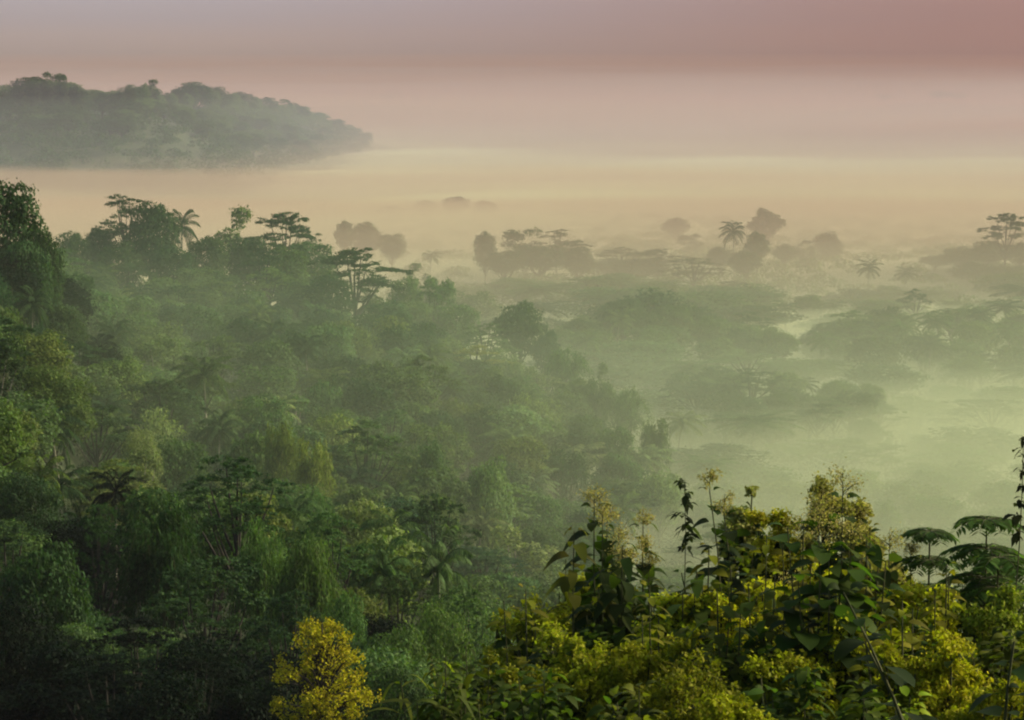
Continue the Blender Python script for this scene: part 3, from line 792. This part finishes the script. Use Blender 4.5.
def shrub(seed, width, leaf=.10, n=5200, leaf_c=(.10, .11, .012), under_c=(.028, .045, .010), depth=1.6, big=180, nclump=24, flat=.95):
    """Fine yellow-green twig ends over darker broad leaves."""
    def parts(h):
        r = np.random.default_rng(seed)
        gs, gl, gb = Geo(), Geo(), Geo()
        rad = width / 2
        cs = []
        for i in range(nclump):
            a = r.uniform(0, 6.283); k = math.sqrt(r.random())
            rc = rad * r.uniform(.15, .34)
            top = h - rc * flat - depth * .75 * k ** 2 * r.uniform(.3, 1.1) - r.uniform(0, .25) * depth
            cs.append((np.array([math.cos(a) * (rad - rc * .6) * k, math.sin(a) * (rad - rc * .6) * k, top if i else h - rc * flat]), rc))
        tot = sum(c[1] ** 2 for c in cs)
        for c, rc in cs:
            m = int(n * rc ** 2 / tot)
            # twiglets in the clump, each a little cluster of leaves
            nt_ = max(10, m // 16)
            d = rdir(r, nt_); d[:, 2] = np.where(d[:, 2] < -.3, -d[:, 2], d[:, 2])
            tw = d * rc * (.35 + 1.0 * r.random((nt_, 1)) ** 1.3) * np.array([1, 1, flat])
            idx = r.integers(0, nt_, m)
            P = c + tw[idx] + r.normal(0, 1, (m, 3)) * leaf * .55
            Nn = norm(d[idx] * .5 + rdir(r, m) + np.array([0, 0, .4]))
            s = leaf * r.uniform(.5, 1.35, m)
            rhombs(gl, P, np.cross(Nn, rdir(r, m)), Nn, s, s * r.uniform(.4, .65, m), .1)
            tube(gs, [(0, 0, -.3), np.array([c[0] * .3, c[1] * .3, c[2] * .5]), c - np.array([0, 0, rc * .2]), c + np.array([0, 0, rc * .4])], [.03, .022, .012, .004], 5)
        if big:
            k = r.integers(0, len(cs), big)
            C = np.array([c[0] for c in cs])[k]; R = np.array([c[1] for c in cs])[k][:, None]
            d = rdir(r, big); d[:, 2] -= .25
            B = C + d * R * .75 - np.array([0, 0, .25]) * R - np.array([0, 0, 1.]) * r.uniform(0, depth * .55, (big, 1))
            D = norm(d + np.array([0, 0, .35])); Ls = r.uniform(.18, .34, big)
            blades(gb, B, D, norm(np.array([[0, 0, 1.]]) + r.normal(0, .3, D.shape)), Ls, Ls * .5, r.uniform(.3, .9, big), .15, 5)
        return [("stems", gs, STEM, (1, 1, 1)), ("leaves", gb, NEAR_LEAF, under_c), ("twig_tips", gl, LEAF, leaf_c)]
    return parts

def leafy_bush(seed, width, leaf=.30, n=420, leaf_c=(.024, .042, .009), depth=1.7, wid=.5, droop=.6):
    """Broad dark leaves at every height of many thin stems."""
    def parts(h):
        r = np.random.default_rng(seed)
        gs, gl = Geo(), Geo()
        ns = 9; per = n // ns
        for k in range(ns):
            a = r.uniform(0, 6.283); rr = width / 2 * math.sqrt(r.random())
            e = np.array([math.cos(a) * rr, math.sin(a) * rr, h - (0 if k == 0 else r.uniform(.05, .6) * depth)])
            if k == 0: e[:2] *= .3
            b = np.array([e[0] * .25, e[1] * .25, -.3]); m = np.array([e[0] * .6, e[1] * .6, h * .55])
            q = np.linspace(0, 1, 7)[:, None]
            pts = b * (1 - q) ** 2 + 2 * m * q * (1 - q) + e * q ** 2
            tube(gs, pts, np.linspace(.024, .006, 7), 5)
            t = 1 - r.uniform(0, min(.95, depth / max(h, .1)), per)
            B = np.stack([np.interp(t, q[:, 0], pts[:, j]) for j in range(3)], 1)
            D = rdir(r, per); D[:, 2] = np.abs(D[:, 2]) * .6 + .05
            D = norm(D); Ls = leaf * r.uniform(.55, 1.2, per)
            B = B + D * .10
            blades(gl, B, D, norm(np.array([[0, 0, 1.]]) + r.normal(0, .3, D.shape)), Ls, Ls * wid, r.uniform(droop * .4, droop * 1.5, per), .16, 5)
        return [("stems", gs, STEM, (1, 1, 1)), ("leaves", gl, NEAR_LEAF, leaf_c)]
    return parts

def compound(seed, nf=11, fl=.85, leaf=.26, leaf_c=(.020, .045, .014), tiers=3, stems=1, spread=.6):
    """Whorls of level feather leaves, leaflets in pairs."""
    def parts(h):
        r = np.random.default_rng(seed)
        gs, gl = Geo(), Geo()
        for sidx in range(stems):
            o = r.normal(0, 1, 2) * spread * (0 if sidx == 0 else 1); hh = h * (1 if sidx == 0 else r.uniform(.85, .97))
            tube(gs, [(o[0] * .2, o[1] * .2, -.3), (o[0] * .7, o[1] * .7, hh * .5), (o[0], o[1], hh - .1)], [.03, .022, .012], 6)
            for t in range(tiers):
                zc = hh - .12 - t * .42
                for i in range(nf):
                    a = i * 6.283 / nf + t * .4 + r.uniform(-.2, .2)
                    f = fl * r.uniform(.8, 1.1) * (.75 if t == 0 else 1)
                    q = np.linspace(0, 1, 8)
                    rp = np.array([o[0], o[1], zc]) + np.stack([math.cos(a) * f * q, math.sin(a) * f * q, f * (.42 * q - .62 * q ** 2)], 1)
                    tube(gs, rp, np.linspace(.010, .003, 8), 3)
                    qs = np.linspace(.2, .98, 11)
                    P = np.stack([np.interp(qs, q, rp[:, j]) for j in range(3)], 1)
                    T = np.array([math.cos(a), math.sin(a), -.25]); S = np.array([-math.sin(a), math.cos(a), 0])
                    ll = leaf * (.35 + .65 * np.sin(qs * math.pi * .95) ** .7)
                    for sg in (-1, 1):
                        D = norm(S * sg + T * .45 + r.normal(0, .1, P.shape))
                        blades(gl, P, D, norm(np.array([[0, 0, 1.]]) + r.normal(0, .12, D.shape)), ll, ll * .30, .35, .1, 4)
        return [("stem", gs, STEM, (1, 1, 1)), ("leaves", gl, NEAR_LEAF, leaf_c)]
    return parts

def slender(seed, leaf=.13, n=60, leaf_c=(.022, .030, .012), bend=0.0, side=.22, vis=1.3):
    """One thin stem with small leaves clustered in knots near its top."""
    def parts(h):
        r = np.random.default_rng(seed)
        gs, gl = Geo(), Geo()
        s = np.linspace(0, 1, 10)
        pts = np.stack([bend * s ** 3 + .03 * np.sin(s * 9), .04 * np.sin(s * 7), h * (s - .12 * abs(bend) * s ** 4)], 1); pts[0, 2] = -.3
        tube(gs, pts, np.linspace(.020, .005, 10), 5)
        for k in range(7):
            q = 1 - vis / h * (k + .1) / 7
            b = np.array([np.interp(q, s, pts[:, j]) for j in range(3)])
            a = r.uniform(0, 6.283); e = b + np.array([math.cos(a) * side, math.sin(a) * side * .6, .05]) * r.uniform(.1, 1)
            tube(gs, [b, e], [.005, .003], 3)
            m = n // 7
            B = b + (e - b) * r.random((m, 1)) + r.normal(0, .03, (m, 3)); D = rdir(r, m); D[:, 2] = D[:, 2] * .5 + .05
            Ls = leaf * r.uniform(.5, 1.25, m) * (1 + .25 * k / 7)
            blades(gl, B, D, norm(np.array([[0, 0, 1.]]) + r.normal(0, .3, D.shape)), Ls, Ls * .5, .6, .15, 4)
        return [("stem", gs, STEM, (1, 1, 1)), ("leaves", gl, NEAR_LEAF, leaf_c)]
    return parts

def weeds(seed, n=70, leaf=1.0, leaf_c=(.045, .065, .010), wid=.07):
    def parts(h):
        r = np.random.default_rng(seed)
        gl, gs = Geo(), Geo()
        for k in range(7):
            o = r.normal(0, .35, 2)
            tube(gs, [(o[0] * .4, o[1] * .4, -.3), (o[0], o[1], h - .5)], [.02, .008], 5)
            m = n // 7
            B = np.stack([np.full(m, o[0]), np.full(m, o[1]), h - .5 - r.uniform(0, 1.2, m)], 1)
            a = r.uniform(0, 6.283, m); el = r.uniform(.4, 1.3, m)
            D = np.stack([np.cos(a) * np.cos(el), np.sin(a) * np.cos(el), np.sin(el)], 1)
            Ls = leaf * r.uniform(.6, 1.2, m)
            blades(gl, B, D, norm(np.array([[0, 0, 1.]]) + r.normal(0, .2, D.shape)), Ls, Ls * wid + .02, r.uniform(.5, 1.2, m), .15, 7)
        return [("stems", gs, STEM, (1, 1, 1)), ("leaves", gl, NEAR_LEAF, leaf_c)]
    return parts

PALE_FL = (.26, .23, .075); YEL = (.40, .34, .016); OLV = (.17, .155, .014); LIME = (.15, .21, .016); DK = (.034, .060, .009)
# saplings with big drooping leaves
plant("sapling", "sapling", 598, 508, 33, "tallest sapling left of the thicket, big drooping leaves and pale flower tuft", sapling(101, 6, .54, .5, (.026, .042, .009), .8, .40, (.34, PALE_FL)))
plant("sapling", "sapling", 648, 528, 34, "thin sapling with drooping leaves just right of the tallest one", sapling(102, 3, .50, .5, (.034, .052, .010), .9, .22, (.28, PALE_FL)))
plant("sapling", "sapling", 737, 492, 32, "sapling with dark round leaves and leaning bare stem at the skyline", sapling(103, 3, .44, .72, (.020, .036, .009), .6, .22, (.30, PALE_FL), .2, .45, -.45))
plant("sapling", "sapling", 838, 500, 29, "bulky dark sapling with round leaves under the largest pale flower tuft", sapling(104, 7, .50, .72, (.030, .056, .009), .6, .38, (.42, PALE_FL), .2, .5))
plant("sapling", "sapling", 690, 566, 31, "low sapling whose leaf rosette spreads below the thin dark stem", sapling(105, 4, .58, .42, (.045, .070, .012), .7, .25, None, .16, .22))
plant("sapling", "sapling", 884, 556, 32, "green sapling beside the bulky dark one, yellowish flower tuft on top", sapling(106, 5, .44, .6, (.040, .065, .010), .7, .36, (.36, PALE_FL), .2, .45))
plant("sapling", "sapling", 800, 548, 33, "sapling with an olive flower mass between two dark saplings", sapling(107, 3, .32, .6, (.026, .042, .009), .7, .3, (.5, PALE_FL), .2, .4))
plant("sapling", "sapling", 560, 560, 34, "short sapling with yellowing leaves at the left foot of the tallest one", sapling(108, 4, .48, .5, (.065, .070, .010), .8, .25, None, .2, .35))
plant("sapling", "sapling", 915, 560, 33, "sapling with one lime leaf in front of the feather leaved plants", sapling(109, 3, .36, .6, (.060, .085, .010), .7, .3, (.25, PALE_FL), .2, .4))
plant("sapling", "sapling", 860, 535, 30, "dark sapling crowding the bulky one on its right", sapling(141, 4, .40, .66, (.026, .046, .009), .7, .35, None, .17, .45))
plant("sapling", "sapling", 575, 530, 32, "sapling with hanging yellowish leaves on the left of the tallest one", sapling(142, 2, .46, .5, (.070, .075, .010), .95, .2, None, .17, .4))
plant("sapling", "sapling", 622, 545, 32, "dark sapling pressed against the right side of the tallest one", sapling(143, 3, .48, .52, (.024, .042, .009), .9, .25, None, .17, .4))
plant("sapling", "sapling", 770, 575, 30, "leafy sapling in the middle of the thicket under the skyline tufts", sapling(144, 4, .38, .6, (.045, .066, .010), .7, .4, None, .17, .35))
plant("sapling", "sapling", 725, 590, 29, "sapling with bright green leaves right of the low leaf rosette", sapling(145, 3, .38, .5, (.070, .095, .012), .7, .3, None, .17, .3))
for i, (px, py, d, lab) in enumerate([(706, 545, 31, "golden tipped sapling right of the thin dark stem"), (762, 535, 31, "golden tipped sapling between the two dark saplings"), (806, 520, 30, "tall golden tipped sapling left of the bulky dark one"), (876, 528, 31, "golden tipped sapling right of the bulky dark one"),
                                     (945, 565, 30, "golden tipped sapling under the smaller feather leaved plant"), (655, 585, 30, "golden tipped sapling at the right foot of the tallest sapling"), (530, 590, 31, "golden tipped sapling at the left end of the thicket"), (905, 600, 28, "golden tipped sapling low in the right half of the thicket")]):
    plant("sapling", "sapling", px, py, d, lab, sapling(160 + i, 4, .30, .5, (.13, .135, .011), .6, .36, None, .13, .28))
# feather leaved plants
plant("feather_leaf_plant", "plant", 987, 512, 32, "feather leaved plant with level green whorls standing tall at far right", compound(111, 10, .68, .22, (.045, .088, .016), 4, 3, .55))
plant("feather_leaf_plant", "plant", 930, 524, 33, "smaller dark feather leaved plant left of the tall one", compound(112, 9, .56, .20, (.034, .066, .014), 3, 1))
# thin stems
plant("slender_stem", "plant", 684, 482, 33, "thin dark upright stem with small leaves poking above the thicket", slender(121, .15, 70, (.020, .028, .012), 0.0, .18, 1.1))
plant("slender_stem", "plant", 1016, 432, 30, "tall thin stem with curled dark leaves at the right frame edge", slender(122, .13, 80, (.020, .024, .010), .12, .2, 1.5))
plant("slender_stem", "plant", 478, 630, 30, "thin stem bending left over the low weeds", slender(123, .10, 22, (.05, .055, .012), -.75, .1, .8))
# fine yellow and olive shrubs: px, py, d, width, tone
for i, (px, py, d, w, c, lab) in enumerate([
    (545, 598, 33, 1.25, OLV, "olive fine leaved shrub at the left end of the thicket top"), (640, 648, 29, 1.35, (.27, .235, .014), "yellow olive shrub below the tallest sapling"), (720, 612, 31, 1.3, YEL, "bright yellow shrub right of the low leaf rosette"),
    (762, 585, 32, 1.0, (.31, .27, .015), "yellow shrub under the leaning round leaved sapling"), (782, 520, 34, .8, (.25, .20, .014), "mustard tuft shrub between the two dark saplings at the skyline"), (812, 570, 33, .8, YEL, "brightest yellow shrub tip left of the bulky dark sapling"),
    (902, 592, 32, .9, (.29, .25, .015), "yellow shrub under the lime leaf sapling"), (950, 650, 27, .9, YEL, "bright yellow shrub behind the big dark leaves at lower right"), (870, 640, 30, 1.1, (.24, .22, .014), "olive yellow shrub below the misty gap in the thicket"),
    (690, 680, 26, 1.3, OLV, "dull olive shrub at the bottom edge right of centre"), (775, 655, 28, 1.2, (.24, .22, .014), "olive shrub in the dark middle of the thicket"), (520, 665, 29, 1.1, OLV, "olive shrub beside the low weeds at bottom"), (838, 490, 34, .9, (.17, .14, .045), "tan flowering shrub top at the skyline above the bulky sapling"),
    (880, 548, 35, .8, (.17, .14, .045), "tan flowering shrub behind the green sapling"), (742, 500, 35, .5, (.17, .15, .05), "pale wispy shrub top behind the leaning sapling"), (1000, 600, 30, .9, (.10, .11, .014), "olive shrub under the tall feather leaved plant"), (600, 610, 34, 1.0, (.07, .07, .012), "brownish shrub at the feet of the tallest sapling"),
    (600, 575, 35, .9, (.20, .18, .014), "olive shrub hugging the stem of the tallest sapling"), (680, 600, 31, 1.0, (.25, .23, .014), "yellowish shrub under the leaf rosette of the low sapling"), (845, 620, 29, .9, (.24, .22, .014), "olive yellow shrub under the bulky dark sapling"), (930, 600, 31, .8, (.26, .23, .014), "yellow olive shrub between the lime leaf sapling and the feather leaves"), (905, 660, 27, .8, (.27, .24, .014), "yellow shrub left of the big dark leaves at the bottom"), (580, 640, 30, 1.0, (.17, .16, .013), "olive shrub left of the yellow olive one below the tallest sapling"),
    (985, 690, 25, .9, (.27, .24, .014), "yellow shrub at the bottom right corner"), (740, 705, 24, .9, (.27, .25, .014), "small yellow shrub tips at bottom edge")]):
    plant("fine_leaved_shrub", "shrub", px, py, d, lab, shrub(200 + i, w * 1.32, .068, 9500, tuple(k * q * (.74 if py > 645 else 1.45) for k, q in zip(c, (.86, 1.0, .85))), (.024, .038, .008), 1.4, 130))  # low shrubs coloured darker: shade near the bottom put into the leaf colour
# dark broad leaved bushes filling the thicket
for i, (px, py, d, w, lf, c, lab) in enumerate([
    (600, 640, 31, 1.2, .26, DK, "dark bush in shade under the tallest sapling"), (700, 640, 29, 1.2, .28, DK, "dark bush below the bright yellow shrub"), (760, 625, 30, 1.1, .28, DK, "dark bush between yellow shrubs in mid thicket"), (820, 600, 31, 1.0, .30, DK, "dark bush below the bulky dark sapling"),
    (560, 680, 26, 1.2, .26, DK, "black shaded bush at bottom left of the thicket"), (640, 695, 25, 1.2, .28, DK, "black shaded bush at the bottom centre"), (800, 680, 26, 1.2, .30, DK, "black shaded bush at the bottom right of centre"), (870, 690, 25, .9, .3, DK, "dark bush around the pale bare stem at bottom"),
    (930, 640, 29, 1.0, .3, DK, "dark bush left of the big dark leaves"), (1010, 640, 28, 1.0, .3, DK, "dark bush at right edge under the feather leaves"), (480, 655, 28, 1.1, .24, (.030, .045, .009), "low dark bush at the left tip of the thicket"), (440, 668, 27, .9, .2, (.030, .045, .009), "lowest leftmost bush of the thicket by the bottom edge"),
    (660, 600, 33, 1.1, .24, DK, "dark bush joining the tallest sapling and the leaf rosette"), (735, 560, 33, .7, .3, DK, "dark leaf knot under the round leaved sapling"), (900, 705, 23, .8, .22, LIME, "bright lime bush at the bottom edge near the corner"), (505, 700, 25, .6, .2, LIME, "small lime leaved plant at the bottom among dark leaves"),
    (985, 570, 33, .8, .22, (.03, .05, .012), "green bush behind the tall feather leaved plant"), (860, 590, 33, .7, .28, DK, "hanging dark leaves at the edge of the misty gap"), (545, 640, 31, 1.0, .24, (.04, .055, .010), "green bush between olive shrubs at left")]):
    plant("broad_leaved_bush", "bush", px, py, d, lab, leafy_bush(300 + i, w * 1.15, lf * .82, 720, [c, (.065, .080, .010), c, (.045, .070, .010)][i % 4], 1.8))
plant("weed_tuft", "plant", 442, 660, 27, "tuft of long arching grassy leaves left of the thicket", weeds(401, 110, .8, (.055, .070, .012)))
plant("weed_tuft", "plant", 468, 640, 29, "upright tuft of lime blades at the thicket's left end", weeds(402, 80, .7, (.10, .12, .012)))
# near branch with very large leaves, lower right
plant("large_leaved_plant", "plant", 942, 585, 19, "nearest plant, huge dark heart shaped leaves on a slanting stem at lower right", sapling(131, 2, .36, .62, (.018, .032, .008), .55, .12, None, .2, .5, -.9))
plant("large_leaved_plant", "plant", 1005, 640, 18, "nearest huge leaved plant cut by the right frame edge", sapling(132, 2, .34, .62, (.022, .040, .010), .6, .2, None, .18, .4, .1))

# the yellow tree below the brow
def yellow_tree():
    d = 100.0; p = at(322, 616, d); z0 = gz(p.x, p.y); h = p.z - z0
    root = bpy.data.objects.new("yellow_tree", None); COL.objects.link(root); root.location = (p.x, p.y, z0)
    root["category"] = "tree"; root["label"] = "small bright yellow leaved tree at the bottom edge left of the thicket"
    r = np.random.default_rng(900)
    gt, gl = Geo(), Geo()
    rad = 2.6; cs = []
    for i in range(170):
        t = r.random() ** 1.25                       # 0 = foot of the crown, 1 = tip
        z = h - 4.4 + 4.1 * t
        rr = rad * (1 - .70 * t ** 1.7) * (.72 + .28 * min(1, t * 5)) * r.uniform(.8, 1.08)
        a = r.uniform(0, 6.283); k = r.random() ** .38; rc = r.uniform(.22, .42) * (1 - .3 * t)
        cs.append((np.array([math.cos(a) * rr * k, math.sin(a) * rr * k, z]), rc))
    for c, rc in cs:
        m = 44; nt_ = 10
        d_ = rdir(r, nt_); tw = d_ * rc * (.4 + .8 * r.random((nt_, 1)))
        idx = r.integers(0, nt_, m)
        P = c + tw[idx] + r.normal(0, .09, (m, 3))
        Nn = norm(rdir(r, m) + np.array([0, 0, .5]))
        s = .15 * r.uniform(.6, 1.3, m)
        rhombs(gl, P, np.cross(Nn, rdir(r, m)), Nn, s, s * .6, .1)
        tube(gt, [(0, 0, h - 4.6 + (c[2] - h + 4.4) * .4), c * [.6, .6, 1] - np.array([0, 0, .35]), c], [.05, .03, .008], 5)
    tube(gt, [(0, 0, -.6), (.05, 0, h * .3), (0, .05, h - 4.2), (0, 0, h - 1.0), (0, 0, h - .1)], [.17, .14, .11, .05, .01], 8)
    t = obj("trunk", gt.mesh("trunk", BARK, True), root); c = obj("crown", gl.mesh("crown", LEAF), root)
    c.color = (.245, .225, .010, 1)
yellow_tree()

# ------------------------------------------------------------------ keep the trees the picture shows, name each one
def survey(cell=3):
    """Which crown stands in front in each small cell of the view, from a depth buffer of leaf corners."""
    gw, gh = W // cell + 1, H // cell + 1
    zb = np.full(gw * gh, 1e9); who = np.full(gw * gh, -1)
    roots = [o for o in scene.objects if o.parent is None and o.type == "EMPTY"]
    cache = {}
    for k, root in enumerate(roots):
        M = np.array(Matrix.LocRotScale(root.location, root.rotation_euler, root.scale))
        for ch in root.children:
            me = ch.data
            if me.name not in cache:
                co = np.empty(len(me.vertices) * 3, np.float32); me.vertices.foreach_get("co", co); cache[me.name] = co.reshape(-1, 3)
            p = cache[me.name] @ M[:3, :3].T + M[:3, 3]
            f = p[:, 1] * CP - (p[:, 2] - CAMZ) * SP
            px = (512 + F * p[:, 0] / f) // cell; py = (360 - F * (p[:, 1] * SP + (p[:, 2] - CAMZ) * CP) / f) // cell
            m = (px >= 0) & (px < gw) & (py >= 0) & (py < gh) & (f > 1)
            if not m.any(): continue
            i = (py[m] * gw + px[m]).astype(int); u, inv = np.unique(i, return_inverse=True)
            d = np.full(len(u), 1e9); np.minimum.at(d, inv, p[m, 1])
            c = d < zb[u]; zb[u[c]] = d[c]; who[u[c]] = k
    hits = {}
    for k, root in enumerate(roots):
        w = np.nonzero(who == k)[0]
        if len(w): hits[root.name] = [len(w), float((w % gw).sum() * cell), float((w // gw).sum() * cell)]
    return hits
HITS = survey()
kept, by_name = [], {}
for t in TREES:
    n, sx, sy = HITS.get(t["o"].name, (0, 0, 0))
    t["n"] = n
    if n: t["px"], t["py"] = sx / n, sy / n
    by_name.setdefault(t["o"].name.split(".")[0], []).append(t)
REST = []
for nm, lst in by_name.items():
    lst.sort(key=lambda t: (-(t["label"] is not None), -t["n"]))
    for i, t in enumerate(lst):
        if t["n"] < 2 and not t["label"] and not (1350 < t["d"] < 3000 and t["n"]): REST.append((t, False))
        elif i >= 290: REST.append((t, True))
        else: kept.append(t)
gR = Geo()
for t, seen in REST:
    root = t["o"]
    for ch in list(root.children):
        if seen and ch.name.split(".")[0] in ("crown", "fronds", "foliage"):
            me = ch.data; co = np.empty(len(me.vertices) * 3, np.float32); me.vertices.foreach_get("co", co)
            lv = np.empty(len(me.loops), np.int32); me.loops.foreach_get("vertex_index", lv)
            M = np.array(Matrix.LocRotScale(root.location, root.rotation_euler, root.scale))
            co = co.reshape(-1, 3) @ M[:3, :3].T + M[:3, 3]
            gR.add(co, lv.reshape(-1, 4))
        bpy.data.objects.remove(ch)
    bpy.data.objects.remove(root)
if gR.n:
    o = obj("background_woodland", gR.mesh("background_woodland", LEAF), kind="stuff"); o.color = (*TONE["green"], 1)
    o["label"] = "small crowns of the wood showing between the larger trees"

MARKS = [("the edge tree", 14, 215), ("the crest palm", 181, 222), ("the tiered ridge tree", 354, 268), ("the holed tree", 520, 330), ("the knoll", 650, 315), ("the valley clump", 752, 410),
         ("the right grove", 935, 345), ("the misty palm", 735, 232), ("the pale palm", 206, 380), ("the yellow tree", 322, 662), ("the thicket", 590, 560), ("the jagged tree", 236, 480), ("the slope palm", 570, 460)]
def relation(px, py):
    nm, mx0, my0 = min(MARKS, key=lambda m: (m[1] - px) ** 2 + (1.3 * (m[2] - py)) ** 2)
    dx, dy = px - mx0, py - my0
    v = "above" if dy < -14 else "below" if dy > 14 else ""
    hh = "left" if dx < -14 else "right" if dx > 14 else ""
    if abs(dx) > 2.4 * abs(dy): v = ""
    if abs(dy) > 2.4 * abs(dx): hh = ""
    far = math.hypot(dx, dy) > 75
    if v and hh: r = f"{v} and {hh} of"
    elif v: r = ("well " if far else "just ") + v
    elif hh: r = ("far " if far else "just ") + hh + " of"
    else: r = "beside"
    return f"{r} {nm}"
ORD = ["leftmost", "second", "third", "fourth", "fifth", "sixth", "seventh", "eighth", "ninth", "tenth", "eleventh", "twelfth"]
bins = {}
for t in kept:
    if t["label"]: continue
    ph = KIND[t["key"]][4]
    if t["d"] > 3000: b = f"faint grey {ph} on the farthest misty hilltop"; g = "trees on the farthest hilltop"
    elif t["d"] > 1350: b = f"blue grey {ph} on the far hill"; g = "trees of the far misty hill"
    else:
        fog = t["px"] > 430 and t["d"] > 430 or t["d"] > 540
        tone = "mist grey" if fog else t["tone"]
        b = f"{tone} {ph} {relation(t['px'], t['py'])}"
        g = {"tree": "trees of the misty forest", "palm": "coconut palms of the forest", "bamboo": "bamboo clumps of the slope"}[t["o"]["category"]]
    t["group"] = g
    bins.setdefault(b, []).append(t)
for b, lst in bins.items():
    lst.sort(key=lambda t: t["px"])
    n = len(lst)
    for i, t in enumerate(lst):
        t["label"] = b if n == 1 else b + (", left of two" if i == 0 else ", right of two") if n == 2 else b + (", leftmost" if i == 0 else ", rightmost" if i == n - 1 else f", {ORD[min(i, 11)]} from left")
for t in kept:
    t["o"]["label"] = t["label"]
    if t["group"]: t["o"]["group"] = t["group"]
for o in scene.objects:
    if o.name.split(".")[0] == "haze": o["label"] = "thin morning haze over the whole valley"
    if o.name.split(".")[0] == "mist": o["label"] = "pale mist lying in the valley"
grp = {"sapling": "broad leaved saplings of the thicket", "feather_leaf_plant": "feather leaved plants of the thicket", "slender_stem": "thin stems above the thicket", "fine_leaved_shrub": "fine leaved shrubs of the thicket",
       "broad_leaved_bush": "broad leaved bushes of the thicket", "weed_tuft": "weed tufts beside the thicket", "large_leaved_plant": "large leaved plants nearest the camera"}
for p in PLANTS:
    p["group"] = grp[p.name.split(".")[0]]
print("kept", len(kept), "dropped", sum(not q for _, q in REST), "massed", sum(q for _, q in REST), {k: len(v) for k, v in by_name.items()}, max(len(t["label"].split()) for t in kept))
